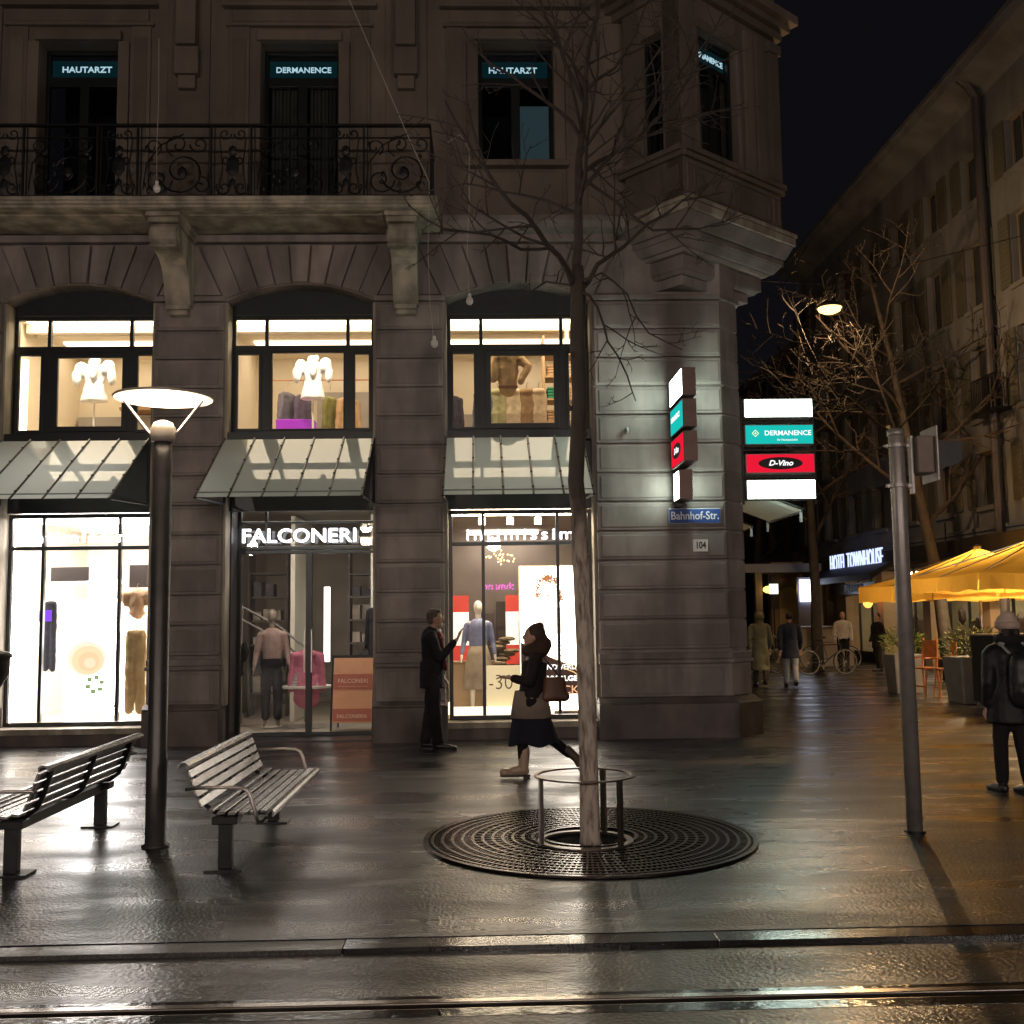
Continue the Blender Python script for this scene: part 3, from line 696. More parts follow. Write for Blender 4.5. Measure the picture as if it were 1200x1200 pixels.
# lettering
LET = emis('letter_glow', (.92, .94, 1.0), 4.5)
def sign(name, s, size, M, label, **kw): return text(name, s, size, LET, M, None, label=label, cat='sign', **kw)
sign('shop_lettering', 'FALCONERI', .275, FR(-2.56, 15.10, 2.81), 'glowing white shop name in capitals above the recessed door', bold=.003, ext=.02, sx=1.08, space=1.05)
sign('shop_lettering', 'intimissimi', .225, FR(.60, 14.78, 2.775), 'glowing white lower case shop name crossing behind the tree trunk', bold=.0, ext=.02, sx=1.28, space=1.28)
sign('shop_lettering', 'intimissimi', .225, FR(-5.46, 14.78, 2.80), 'glowing white shop name nearly lost in the glare of the leftmost window', bold=.0, ext=.02, sx=1.25, space=1.25)

# generic shop pieces
def hanger_garment(name, x, y, ztop, h, w, col, label, shape='coat', cat='garment', grp=None, rz=0):
    o = empty(name, (x, y, ztop - h), label, cat, grp, rz)
    c = cloth(label[:18].replace(' ', '_'), col)
    if shape == 'coat':
        pr = [('c', (0, 0, h * .08), (0, 0, h * .82), w * .40, w * .30, .42), ('c', (-w * .25, 0, h * .86), (w * .25, 0, h * .86), w * .13, w * .13),
              ('c', (-w * .38, 0, h * .84), (-w * .50, 0, h * .22), w * .13, w * .09), ('c', (w * .38, 0, h * .84), (w * .50, 0, h * .22), w * .13, w * .09)]
    elif shape == 'trousers':
        pr = [('c', (-w * .2, 0, h * .05), (-w * .17, 0, h * .9), w * .17, w * .22, .5), ('c', (w * .2, 0, h * .05), (w * .17, 0, h * .9), w * .17, w * .22, .5), ('c', (-w * .2, 0, h * .93), (w * .2, 0, h * .93), w * .16, w * .16)]
    else: # puff blouse
        pr = [('c', (0, 0, h * .12), (0, 0, h * .75), w * .26, w * .30, .7), ('e', (-w * .36, 0, h * .74), (w * .21, w * .18, h * .22)), ('e', (w * .36, 0, h * .76), (w * .21, w * .18, h * .22)),
              ('c', (-w * .42, 0, h * .62), (-w * .36, -.02, h * .42), w * .13, w * .10), ('c', (w * .42, 0, h * .62), (w * .38, -.02, h * .46), w * .13, w * .10), ('e', (0, 0, h * .1), (w * .33, w * .2, h * .1))]
    blob('fabric', pr, c, o, voxel=.018, noisy=.03, swap=1)
    mb = MB(); mb.tube([(0, 0, h * .98), (0, 0, h + .05), (.02, 0, h + .08)], .006, 5); mb.build('hook', TUBE, o)
    return o
def blouse_on_stand(x, y, z, zb, col, label, w=.42):
    o = empty('display_blouse', (x, y, z), label, 'garment')
    c = cloth(label[:14].replace(' ', '_'), col)
    h = .68
    pr = [('f', (0, 0, .02), (0, 0, .30), w * .40, w * .27, .7), ('f', (0, 0, .28), (0, 0, .56), w * .27, w * .33, .7), ('e', (-w * .40, 0, .50), (w * .19, w * .2, .12)), ('e', (w * .40, -.02, .52), (w * .19, w * .2, .12)),
          ('e', (-w * .52, -.03, .38), (w * .13, w * .14, .13)), ('e', (w * .52, -.04, .38), (w * .13, w * .14, .13)), ('c', (-.05, -w * .22, .52), (.02, -w * .26, .36), .022, .03), ('c', (.06, -w * .22, .52), (.02, -w * .26, .36), .022, .03), ('c', (-.03, -.05, .60), (.05, -.05, .62), .05, .05)]
    blob('fabric', pr, c, o, voxel=.014, noisy=.03, swap=1)
    mb = MB(); mb.tube([(0, 0, .05), (0, 0, zb - z)], .015, 8); mb.lathe([(.13, zb - z), (.13, zb - z + .015), (.01, zb - z + .02)], n=20); mb.build('stand_pole', WHITE, o)
    return o
WHC = (.9, .88, .82)
blouse_on_stand(-5.66, 15.62, 4.84, 4.02, WHC, 'puffy white blouse on a pole stand in the upper left window', .50)
blouse_on_stand(-2.46, 15.62, 4.86, 4.02, WHC, 'white blouse with tied front on a pole stand in the upper middle window', .46)
for o_, e_ in ((-5.62, 14), (-2.42, 14)):   # accent spots that belong to the window displays
    lo = light('display_spot', 'SPOT', (o_, 15.05, 5.95), e_ * 7, (1, .92, .78), None, .05, rot=(R(38), 0, 0), spot=55)
    mb = MB(Matrix.Translation((o_, 15.0, 5.96))); mb.lathe([(.045, 0), (.05, .08), (.03, .12)], n=16); fx = mb.build('spotlight', WHITE, None, label=('white display spotlight above the blouse in the upper left window' if o_ < -4 else 'white display spotlight above the blouse in the upper middle window'), cat='spotlight')
    lo.parent = fx; lo.location = (o_, 15.0, 5.94)
# coats behind middle mezz window
for i, (x, col, lb, w) in enumerate(((-2.95, (.16, .15, .17), 'dark grey coat on the rail left of the white blouse', .42), (-2.72, (.12, .10, .15), 'plum grey coat hanging behind the white blouse', .36),
                                     (-2.30, (.23, .22, .08), 'olive jacket hanging right behind the white blouse', .34), (-2.02, (.50, .33, .18), 'camel coat hanging right of the olive jacket', .42))):
    hanger_garment('hanging_coat', x, 16.3, 5.25 - .03 * i, 1.25, w, col, lb, grp='coats on the upper middle rail', rz=R(60 if i != 3 else 40))
mb = MB(); mb.tube([(-3.2, 16.3, 5.32), (-1.7, 16.3, 5.32)], .012, 6); mb.tube([(-3.2, 16.3, 5.32), (-3.2, 16.3, 4.0)], .012, 6); mb.tube([(-1.7, 16.3, 5.32), (-1.7, 16.3, 4.0)], .012, 6)
mb.build('clothes_rail', mat('copper', (.7, .35, .2), .3, metal=.8), label='copper clothes rail holding the coats in the upper middle window', cat='rail')
mb = MB(); mb.box(-3.02, -2.46, 15.7, 16.0, 4.42, 4.60); mb.box(-3.0, -2.96, 15.7, 16.0, 4.0, 4.42); mb.box(-2.52, -2.48, 15.7, 16.0, 4.0, 4.42)
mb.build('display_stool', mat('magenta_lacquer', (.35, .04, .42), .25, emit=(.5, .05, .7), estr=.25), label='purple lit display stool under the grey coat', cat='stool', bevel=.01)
# left mezz: wall shelves
mb = MB()
for x, z, l in ((-6.0, 5.15, .5), (-5.7, 4.62, .75), (-5.3, 4.2, .5)): mb.box(x, x + l, 17.7, 18.15, z, z + .05)
bpart(mb, 'wall_shelf', mat('shelf_wood', (.35, .2, .1), .5, noise=(6, .2)), parent=MZ[0])
for i in range(4):
    mb = MB(); x = -5.95 + i * .13; mb.box(x, x + .10, 17.8, 18.1, 5.205, 5.205 + .12 + .04 * (i % 2)); mb.build('shoe_box', mat('box_tan%d' % (i % 2), ((.45, .22, .12), (.6, .5, .38))[i % 2], .6), label='small box on the top wooden shelf, number %s from the left in the upper left window' % ('first', 'second', 'third', 'fourth')[i], cat='box', group='boxes on the upper left shelf').__setitem__('label', ('reddish box at the left end', 'pale box next to the reddish one', 'reddish box third along', 'pale box at the right end')[i] + ' of the top wooden shelf')
# right mezz: beige jacket on stand, trousers row, shelf unit
def multi(name, label, cat, loc): return empty(name, loc, label, cat)
o = empty('display_jacket', (.42, 15.35, 4.86), 'golden beige jacket with leather belt on a stand in the upper right window', 'garment')
blob('fabric', [('c', (0, 0, .1), (0, 0, .55), .13, .17, .7), ('c', (-.15, 0, .55), (-.22, -.03, .25), .09, .07), ('c', (.15, 0, .55), (.30, -.05, .42), .08, .06), ('c', (.30, -.05, .42), (.18, -.12, .18), .06, .05), ('e', (0, -.02, .62), (.11, .09, .07))], cloth('gold_beige', (.55, .36, .18)), o, noisy=.03, swap=1)
mb = MB(); mb.box(-.14, .14, -.13, -.10, .08, .12); mb.build('belt', mat('belt_leather', (.25, .1, .04), .5), o)
for i, (x, col, lb) in enumerate(((.06, (.16, .17, .24), 'slate blue coat at the left of the garments in the upper right window'), (.28, (.42, .40, .22), 'pale green trousers under the beige jacket'), (.52, (.60, .48, .33), 'cream trousers under the beige jacket'),
                                  (.72, (.30, .19, .10), 'brown trousers between the cream and sand pairs'), (.90, (.55, .42, .28), 'sand trousers at the right end of the row'))):
    hanger_garment('hanging_trousers' if i else 'hanging_coat', x, 15.9, (5.15 if i == 0 else 5.1), 1.05, .34 if i else .3, col, lb, 'trousers' if i else 'coat', grp='garments in the upper right window')
hanger_garment('hanging_coat', -.42, 16.2, 5.15, 1.1, .34, (.05, .045, .07), 'dark coat in the narrow left pane of the upper right window')
mb = MB(); X0, X1 = 1.0, 1.62
for z in (4.2, 4.55, 4.9, 5.25, 5.6): mb.box(X0, X1, 15.9, 16.3, z, z + .03)
mb.box(X0 - .03, X0, 15.9, 16.3, 4.0, 5.9); mb.box(X1, X1 + .03, 15.9, 16.3, 4.0, 5.9)
sh = mb.build('shelf_unit', mat('shelf_oak', (.62, .40, .2), .5, noise=(6, .2)), label='backlit oak shelf unit at the right of the upper right window', cat='shelf')
cols = [('stack_grey', (.35, .34, .36)), ('stack_green', (.05, .32, .18)), ('stack_tan', (.55, .35, .2)), ('stack_cream', (.7, .6, .45))]
for j, z in enumerate((4.23, 4.58, 4.93, 5.28)):
    for i in range(3):
        nm, c = cols[(i + j * 2 + (j == 2)) % 4]; mb = MB()
        x = X0 + .03 + i * .2
        for q in range(4): mb.box(x + rnd.uniform(0, .01), x + .17, 15.93, 16.25, z + .002 + q * .045, z + .042 + q * .045)
        mb.build('folded_knitwear', cloth(nm, c), label='%s pile of knitwear at the %s of the %s shelf' % (nm[6:], ('left', 'middle', 'right')[i], ('lowest', 'second lowest', 'second highest', 'highest')[j]), cat='clothes pile', bevel=.012, group='knitwear on the oak shelf unit')

# mannequins
def mannequin(x, y, z, h, rz, label, top, bottom, kind='trousers', body=(.75, .70, .62)):
    o = empty('mannequin', (x, y, z), label, 'mannequin', None, rz); s = h / 1.8
    def P(*a): return V(a) * s
    bm_ = mat('mannequin_%s' % ('w' if body[0] > .7 else 't'), body, .35)
    pr = [('e', P(0, 0, 1.69), (.075 * s, .09 * s, .115 * s)), ('c', P(0, 0, 1.48), P(0, 0, 1.6), .05 * s, .048 * s), ('c', P(0, 0, 1.05), P(0, 0, 1.36), .125 * s, .15 * s, .68),
          ('c', P(-.15, 0, 1.42), P(.15, 0, 1.42), .055 * s, .055 * s), ('e', P(0, 0, .95), (.16 * s, .11 * s, .12 * s))]
    for q in (-1, 1):
        pr += [('c', P(q * .18, 0, 1.40), P(q * .23, .02, 1.12), .047 * s, .038 * s), ('c', P(q * .23, .02, 1.12), P(q * .27, -.08, .90), .036 * s, .024 * s), ('c', P(q * .27, -.08, .90), P(q * .28, -.12, .80), .028 * s, .012 * s),
               ('c', P(q * .09, 0, .92), P(q * .10, 0, .50), .085 * s, .055 * s), ('c', P(q * .10, 0, .50), P(q * .10, .02, .10), .052 * s, .034 * s), ('c', P(q * .10, .02, .06), P(q * .11, -.12, .03), .035 * s, .025 * s)]
    blob('body', pr, bm_, o, voxel=.014, swap=1)
    if top:
        pr = [('c', P(0, 0, 1.04), P(0, 0, 1.37), .145 * s, .165 * s, .7), ('c', P(-.15, 0, 1.41), P(.15, 0, 1.41), .062 * s, .062 * s)]
        for q in (-1, 1): pr += [('c', P(q * .18, 0, 1.40), P(q * .235, .02, 1.12), .056 * s, .048 * s), ('c', P(q * .235, .02, 1.12), P(q * .262, -.06, .95), .045 * s, .036 * s)]
        blob('top', pr, cloth('t%d' % len(MATS), top), o, voxel=.014, noisy=.012, swap=1)
    if bottom:
        if kind == 'trousers':
            pr = [('e', P(0, 0, .96), (.18 * s, .13 * s, .13 * s))]
            for q in (-1, 1): pr += [('c', P(q * .085, 0, .90), P(q * .095, 0, .16), .088 * s, .066 * s)]
            blob('trousers', pr, cloth('b%d' % len(MATS), bottom), o, voxel=.014, noisy=.015, swap=1)
        else:
            mb = MB(); mb.lathe([(.14 * s, 1.08 * s), (.19 * s, .92 * s), (.22 * s, .7 * s), (.26 * s, .38 * s), (.25 * s, .38 * s)], n=28, sy=.7); mb.build('skirt', cloth('b%d' % len(MATS), bottom), o, smooth=True)
    mb = MB(); mb.lathe([(.17, -.0), (.17, .012), (.01, .015)], n=24); mb.build('base', WHITE, o)
    return o
mannequin(-.05, 15.45, .28, 1.60, 0, 'mannequin in a blue knitted top and beige skirt beside the light box poster', (.22, .25, .42), (.36, .30, .24), 'skirt', (.85, .8, .74))
mannequin(-3.18, 16.4, .04, 1.76, R(10), 'mannequin in pink lace top and black trousers left of the shop door leaf', (.36, .25, .22), (.008, .008, .011), 'trousers', (.24, .19, .15))
# room 3: light box poster, counter, panel, bags
def poster_lightbox():
    o = empty('light_box_poster', (1.0, 15.25, .3), 'tall glowing poster of a curly haired woman in the right shop window', 'poster')
    mb = MB(); mb.box(-.47, .47, 0, .10, 0, 2.07); mb.build('frame', mat('alu', (.6, .5, .35), .3, metal=.7), o)
    mb = MB(); mb.box(-.45, .45, -.012, -.003, .02, 2.05); mb.build('lit_sheet', emis('poster_white', (1, .90, .76), 9), o)
    sk = emis('poster_skin', (1, .66, .44), 2.2); hr = emis('poster_hair', (.55, .22, .08), 1.0); dk = emis('poster_dark', (.12, .06, .045), .5)
    mb = MB()
    for i in range(70):
        a = rnd.uniform(-.5, math.pi + .5); r = rnd.uniform(.12, .20); cx, cz = -.05 + r * math.cos(a) * 1.05, 1.73 + r * math.sin(a) * .95 - (0.06 if math.sin(a) < .2 else 0) * rnd.random() * 2
        mb.ring(.012, .026, -.016, -.013, cx, 0, 10) if 0 else mb.tube([(cx + .026 * math.cos(t), -.016, cz + .026 * math.sin(t)) for t in [k * .9 for k in range(7)]], .007, 4)
    mb.build('poster_hair', hr, o)
    mb = MB(FR(-.05, -.014, 1.70)); mb.lathe([(1, 0), (1, .002)], n=28, sx=.105, sy=.145); mb.M = FR(-.04, -.014, 1.50); mb.lathe([(1, 0), (1, .002)], n=16, sx=.045, sy=.10)
    mb.M = FR(.02, -.0145, 1.28); mb.lathe([(1, 0), (1, .002)], n=24, sx=.26, sy=.2); mb.build('poster_face', emis('poster_face', (1, .86, .70), 1.9), o)
    mb = MB(); mb.box(-.10, -.075, -.02, -.018, 1.73, 1.74); mb.box(-.035, -.005, -.02, -.018, 1.73, 1.74); mb.box(-.075, -.03, -.02, -.018, 1.63, 1.642); mb.build('poster_features', hr, o)
    mb = MB()
    for k in range(5): mb.tube([(-.15 + k * .05, -.016, 1.05 - .1 * k), (.1 + .05 * k, -.016, .95 - .1 * k), (.35, -.016, .75 - .06 * k)], .007, 4)
    mb.build('poster_drapery', emis('poster_gold', (.85, .5, .2), 1.4), o)
    mb = MB(); mb.poly([(-.449, -.015, .24), (.449, -.015, .24), (.449, -.015, .62), (.1, -.015, .70), (-.449, -.015, .98)]); mb.build('poster_dark_field', dk, o)
    wt = emis('poster_text_white', (1, .95, .9), 1.6); ot = emis('poster_text_orange', (1, .5, .25), 1.1)
    text('poster_text', 'BRAND VERDE', .10, wt, FR(.06, -.018, .62), o, .002, .001, sx=1.0); text('poster_text', "L'AVVOLGE", .10, wt, FR(.06, -.018, .46), o, .004, .001, sx=1.15)
    text('poster_text', 'BACK', .16, ot, FR(.14, -.018, .30), o, 0, .001, sx=1.1)
poster_lightbox()
mb = MB(); mb.box(-.42, .18, 15.5, 15.75, .27, .98); mb.box(-.44, .20, 15.48, 15.77, .982, 1.01)
mb.build('display_plinth', mat('plinth_tan', (.42, .29, .16), .5), label='tan display block behind the mannequin skirt', cat='display block', bevel=.006)
c = empty('sale_sign', (.30, 15.12, .28), 'cream sale board reading -30 in the right shop window', 'sign')
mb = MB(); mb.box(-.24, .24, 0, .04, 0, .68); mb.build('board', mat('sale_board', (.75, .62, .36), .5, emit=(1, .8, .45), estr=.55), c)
text('lettering', '-30', .30, mat('grey_print', (.2, .16, .12), .6), FR(-.04, -.004, .44), c, -.004, .002, sx=.9)
mb = MB(); mb.box(-.42, 1.0, 15.0, 15.08, .26, .40); o = mb.build('light_ledge', emis('ledge', (1, .86, .62), 1.5), label='glowing white ledge along the foot of the right shop window', cat='light ledge')
for xa, xb, sd_ in ((-.52, -.20, 'left'), (.38, .66, 'right')):
    o = empty('wall_banner', ((xa + xb) / 2, 16.9, .9), 'narrow red and white banner just %s of the blue topped mannequin' % sd_, 'banner'); w_ = (xb - xa) / 2
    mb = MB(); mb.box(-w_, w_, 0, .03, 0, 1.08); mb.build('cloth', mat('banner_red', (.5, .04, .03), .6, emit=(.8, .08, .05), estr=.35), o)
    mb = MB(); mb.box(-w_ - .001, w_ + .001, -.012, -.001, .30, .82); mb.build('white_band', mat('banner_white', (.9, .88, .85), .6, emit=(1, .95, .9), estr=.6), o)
for i, (xa, za, zb, cc) in enumerate(((-.1, .3, 1.7, (.12, .10, .10)), (.25, .3, 1.9, (.07, .06, .06)), (.75, .3, 2.2, (.2, .17, .15)))):
    mb = MB(); mb.box(xa, xa + .30, 18.3, 18.6, za, zb)
    for q in range(4): mb.box(xa + .02, xa + .28, 18.22, 18.3, za + .2 + q * .32, za + .25 + q * .32)
    mb.build('back_cabinet', mat('cabinet%d' % i, cc, .5), label=('left', 'middle', 'right')[i] + ' dark cabinet at the back of the right shop', cat='cabinet', group='cabinets at the back of the right shop')
mb = MB()
for i in range(7): mb.ball((.24 + .07 * (i % 4), 16.2 + .05 * (i % 3), .95 + .06 * i), (.13, .1, .035), 2)
mb.build('clothes_heap', cloth('khaki', (.26, .22, .15)), label='khaki pile of clothes between the mannequin and the poster', cat='clothes pile')
for i, x in enumerate((.02, .42, .82)):
    mb = MB(Matrix.Translation((x, 15.2, 2.95))); mb.lathe([(.05, 0), (.05, .1), (.02, .11), (.02, .15)], n=16); mb.build('spotlight', WHITE, label=('leftmost', 'middle', 'rightmost')[i] + ' white cylinder spotlight above the letters of the right shop window', cat='spotlight', group='spotlights in the right shop window')
for i in range(14):
    pass
mb = MB()
for i in range(26): mb.ball((.35 + rnd.gauss(0, .16), 17.2 + rnd.uniform(-.2, .2), 2.62 + rnd.gauss(0, .05)), .014, 1)
mb.build('chandelier', emis('chandelier', (1, .6, .2), 6), label='small golden chandelier of sparkling bulbs in the right shop window', cat='chandelier')
# room 1: white glare display
o = empty('light_box_poster', (-5.35, 15.35, .35), 'blazing white poster panel with a round orange shape in the leftmost window', 'poster')
mb = MB(); mb.box(-.50, .42, 0, .08, .02, 1.62); mb.build('lit_sheet', emis('poster_glare', (1, .97, .95), 12.0), o)
for k, (rr__, cc) in enumerate(((.27, (1, .80, .60)), (.22, (1, .68, .42)), (.15, (1, .60, .36)), (.08, (1, .72, .50)))):
    mb = MB(FR(-.22 + .015 * k, -.012 - .002 * k, .78 - .02 * k)); mb.lathe([(1, 0), (1, .001)], n=40, sx=rr__, sy=rr__ * .9); mb.build('printed_disc', emis('poster_orange%d' % k, cc, 1.15), o)
mb = MB(); mb.tube([(-.40, -.016, 1.40), (-.30, -.016, 1.44), (-.15, -.016, 1.46), (.1, -.016, 1.50)], .008, 4); mb.tube([(-.38, -.016, 1.36), (-.34, -.016, 1.2), (-.26, -.016, 1.3), (-.2, -.016, 1.38)], .012, 4); mb.build('printed_straps', emis('poster_violet', (.75, .45, .8), .9), o)
mb = MB()
for k in range(6): a = k * 1.05 + .3; mb.box(-.10 + .10 * math.cos(a) - .035, -.10 + .10 * math.cos(a) + .035, -.016, -.012, .42 + .10 * math.sin(a) - .03, .42 + .10 * math.sin(a) + .03)
mb.build('printed_green_ring', emis('poster_green', (.35, .5, .2), .8), o)
text('printed_text', 'A 7 26', .16, mat('ptxt', (.3, .25, .22), .6), FR(-.02, -.014, .10), o, 0, .001, sx=1.2)
hanger_garment('hanging_trousers', -6.16, 15.5, 1.98, 1.05, .26, (.01, .01, .015), 'black trousers left of the glaring poster in the leftmost window', 'trousers')
hanger_garment('hanging_trousers', -4.86, 15.25, 1.55, 1.2, .40, (.42, .30, .15), 'golden brown trousers at the right of the leftmost shop window', 'trousers')
hanger_garment('copper_blouse', -4.86, 15.25, 2.10, .38, .40, (.55, .36, .22), 'copper coloured top above the golden brown trousers', 'blouse')
mb = MB(); mb.box(-6.26, -6.10, 15.35, 15.40, 1.66, 1.82); mb.build('price_board', emis('violet_screen', (.25, .08, .9), 1.2), label='small violet lit board above the black trousers', cat='board')
mb = MB()
for xa, xb, za, zb in ((-6.08, -5.55, 2.22, 2.42), (-4.98, -4.72, 2.12, 2.44), (-6.10, -5.93, .44, .58), (-5.60, -5.18, .44, .58))[:2]: mb.box(xa, xb, 15.27, 15.29, za, zb)
mb.box(-5.25, -4.7, 15.9, 15.92, 2.88, 3.06); bpart(mb, 'grey_wall_panel', mat('pinkish_grey_panel', (.12, .098, .092), .7), parent=R1)
mb = MB()
for xa in (-6.15, -5.78, -5.4): mb.box(xa, xa + .06, 16.0, 16.05, .26, 2.2)
mb.box(-6.2, -5.3, 16.0, 16.05, 2.2, 2.27); mb.build('display_rack', mat('white_lacquer', (.85, .83, .8), .4), label='white lacquered display rack behind the black trousers', cat='rack')

# room 2: a-frame, pink knit, shelves, rail
o = empty('a_frame_sign', (-1.90, 15.75, .02), 'orange striped folding sign standing inside the shop door', 'sign', None, R(-4))
M = Matrix.Rotation(R(-9), 4, 'X')
mb = MB(M); mb.box(-.29, .29, 0, .02, .12, 1.06); mb.build('board', mat('aframe_orange', (.80, .40, .22), .6, noise=(3, .08)), o)
mb = MB(M); mb.box(-.285, .285, -.006, -.001, .60, .82); mb.box(-.285, .285, -.006, -.001, .14, .32); mb.build('printed_stripe', mat('aframe_red', (.50, .15, .10), .6), o)
mb = MB(M); mb.box(-.285, .285, -.004, -.001, .33, .335); mb.box(-.285, .285, -.004, -.001, .83, .835); mb.box(-.22, .22, -.010, -.007, .64, .646); mb.build('printed_line', mat('aframe_line', (.85, .5, .3), .6), o)
text('lettering', 'FALCONERI', .085, mat('aframe_text', (.85, .6, .42), .6), M @ FR(0, -.009, .72), o, .001, .001); text('lettering', 'FALCONERIA', .075, mat('aframe_text', (.85, .6, .42), .6), M @ FR(0, -.009, .21), o, .001, .001)
mb = MB(M); mb.box(-.32, -.292, -.005, .025, 0, 1.10); mb.box(.292, .32, -.005, .025, 0, 1.10); mb.box(-.29, .29, -.003, .023, 1.065, 1.10); mb.build('frame', BLACKM, o)
mb = MB(); mb.tube([(-.29, .18, 1.06), (-.30, .52, .01)], .012, 5); mb.tube([(.29, .18, 1.06), (.30, .52, .01)], .012, 5); mb.tube([(-.3, .5, .1), (.3, .5, .1)], .01, 5); mb.build('rear_leg', BLACKM, o)
hanger_garment('display_sweater', -2.62, 16.2, 1.22, .80, .50, (.50, .16, .23), 'rose pink knitted sweater hung low behind the door glass', 'coat')
hanger_garment('hanging_bag', -3.62, 16.1, 1.35, .55, .26, (.01, .01, .01), 'black top hanging at the left edge of the door glass', 'blouse')
mb = MB(); mb.lathe([(.38, .62), (.38, .65), (.37, .65)], -2.62, 16.3, 28); mb.tube([(-2.62, 16.3, .03), (-2.62, 16.3, .62)], .03, 8); mb.lathe([(.22, .02), (.22, .04), (.02, .05)], -2.62, 16.3, 20)
mb.build('display_table', mat('table_white', (.7, .66, .6), .4), label='low round white table under the pink sweater', cat='table')
mb = MB()
for i in range(5): mb.box(-2.85 + .02 * i, -2.45 - .015 * i, 16.15, 16.45, .655 + i * .04, .69 + i * .04)
mb.build('folded_knitwear', cloth('mint', (.35, .42, .38)), label='pale green folded knitwear stacked on the round table', cat='clothes pile', bevel=.01)
wallshelf = mat('shelf_dark', (.10, .09, .09), .4)
for k, (x0, x1, y0) in enumerate(((-2.3, -1.25, 18.8), (-3.9, -3.3, 18.2))):
    mb = MB()
    for z in (.4, .8, 1.2, 1.6, 2.0, 2.4): mb.box(x0, x1, y0, y0 + .4, z, z + .03)
    mb.box(x0 - .03, x0, y0, y0 + .4, .03, 2.8); mb.box(x1, x1 + .03, y0, y0 + .4, .03, 2.8)
    mb.build('shelf_unit', wallshelf, label=('dark shelf unit at the back right of the shop behind the door', 'dark shelf unit at the back left of the shop behind the door')[k], cat='shelf')
    for j, z in enumerate((.43, .83, 1.23, 1.63, 2.03)):
        mb = MB(); x = x0 + .04
        while x < x1 - .15:
            hh = rnd.uniform(.1, .28); mb.box(x, x + .13, y0 + .05, y0 + .35, z + .003, z + hh); x += rnd.uniform(.15, .22)
        mb.build('folded_knitwear', cloth('shelf%d' % (j % 3), ((.4, .36, .3), (.12, .12, .14), (.55, .48, .4))[j % 3]), label='row of folded clothes on the %s level of the back %s shelf unit' % (('lowest', 'second', 'third', 'fourth', 'top')[j], ('right', 'left')[k]), cat='clothes pile', group='knitwear on the back shelves')
mb = MB(); mb.tube([(-3.75, 16.9, 1.85), (-3.2, 16.9, 1.55), (-2.75, 16.9, 1.2)], .02, 6); mb.tube([(-3.75, 16.9, 1.65), (-3.2, 16.9, 1.35), (-2.75, 16.9, 1.0)], .02, 6); mb.tube([(-3.75, 16.9, .05), (-3.75, 16.9, 1.9)], .02, 6); mb.tube([(-2.75, 16.9, .05), (-2.75, 16.9, 1.25)], .02, 6)
mb.build('stair_rail', mat('rail_grey', (.22, .2, .18), .5), label='slanting steel stair rail at the left inside the shop', cat='railing')
mb = MB(); mb.box(-3.05, -2.98, 17.2, 18.8, .03, 3.3); mb.box(-1.75, -1.68, 17.0, 17.1, .03, 3.3); mb.box(-1.68, -1.25, 17.0, 17.05, 2.5, 3.3); bpart(mb, 'partition', WHITE, parent=R2)
mb = MB(); mb.box(-1.52, -1.47, 16.6, 17.2, .6, 2.3); mb.build('digital_screen', emis('screen_teal', (.25, .55, .55), .5), label='upright teal screen at the right inside the shop door', cat='screen', bevel=.01)
for i, (x, col) in enumerate(((-1.62, (.02, .02, .03)),)): hanger_garment('hanging_coat', x, 16.5, 1.9, .9, .3, col, 'black coat hanging above the folding sign', 'coat')
strip(R2, -2.70, 18.8, .9, 2.2, (1, .92, .78), 3.5, .10); strip(R2, -3.49, 15.33, 1.0, 2.2, (.3, .6, 1.0), 2.5, .025)

# ================================================================ SIGN BOXES
LBX = emis('lightbox_white', (.78, 1.0, .86), 15.0); TQ = emis('lightbox_turquoise', (.01, .50, .45), .95); RD = emis('lightbox_red', (.78, .01, .035), .95)
LW = emis('print_white', (1, 1, 1), 1.1); BLK = mat('print_black', (.01, .01, .01), .5); LG = mat('box_underside', (.5, .5, .5), .5)
def sign_box_side(idx, z0, z1, label):   # perpendicular over the side street, faces the camera
    o = empty('projecting_sign', (4.58, 16.0, z0), label, 'sign', 'light boxes over the side street'); w = .535; h = z1 - z0
    mb = MB(); mb.box(-w, w, .0, .2, 0, h); mb.build('housing', mat('box_grey', (.22, .2, .2), .4, metal=.5), o, bevel=.008)
    face = (LBX, TQ, RD, LBX)[idx]
    mb = MB(); mb.box(-w + .018, w - .018, -.008, -.001, .018, h - .018); mb.build('lit_face', face, o)
    mb = MB(); mb.box(-w + .018, w - .018, .201, .208, .018, h - .018); mb.build('lit_face', face, o)
    if idx == 1:
        text('lettering', 'DERMANENCE', .105, LW, FR(.13, -.012, h * .56), o, .0015, .001, sx=1.05); text('lettering', 'Ihr Hautspezialist', .045, LW, FR(.12, -.012, h * .24), o, 0, .001)
        mb = MB(FR(-.37, -.012, h * .56) @ Matrix.Rotation(R(45), 4, 'Z'))
        for a, b, c, d in ((-.04, .04, -.04, -.03), (-.04, .04, .03, .04), (-.04, -.03, -.03, .03), (.03, .04, -.03, .03), (-.012, .012, -.012, .012)): mb.box(a, b, c, d, 0, .002)
        mb.build('diamond_emblem', emis('emblem', (.8, 1, .5), 1.1), o)
    if idx == 2:
        mb = MB(FR(0, -.012, h / 2)); mb.lathe([(1, 0), (1, .002)], n=40, sx=.34, sy=.095); mb.build('black_oval', BLK, o)
        text('lettering', 'D-Vino', .115, LW, FR(0, -.018, h / 2), o, .003, .001, shear=.3, sx=1.1)
zz = [(4.62, 4.92), (4.20, 4.52), (3.76, 4.07), (3.36, 3.67)]
nm = ['blank white', 'turquoise DERMANENCE', 'red D-Vino', 'blank white']
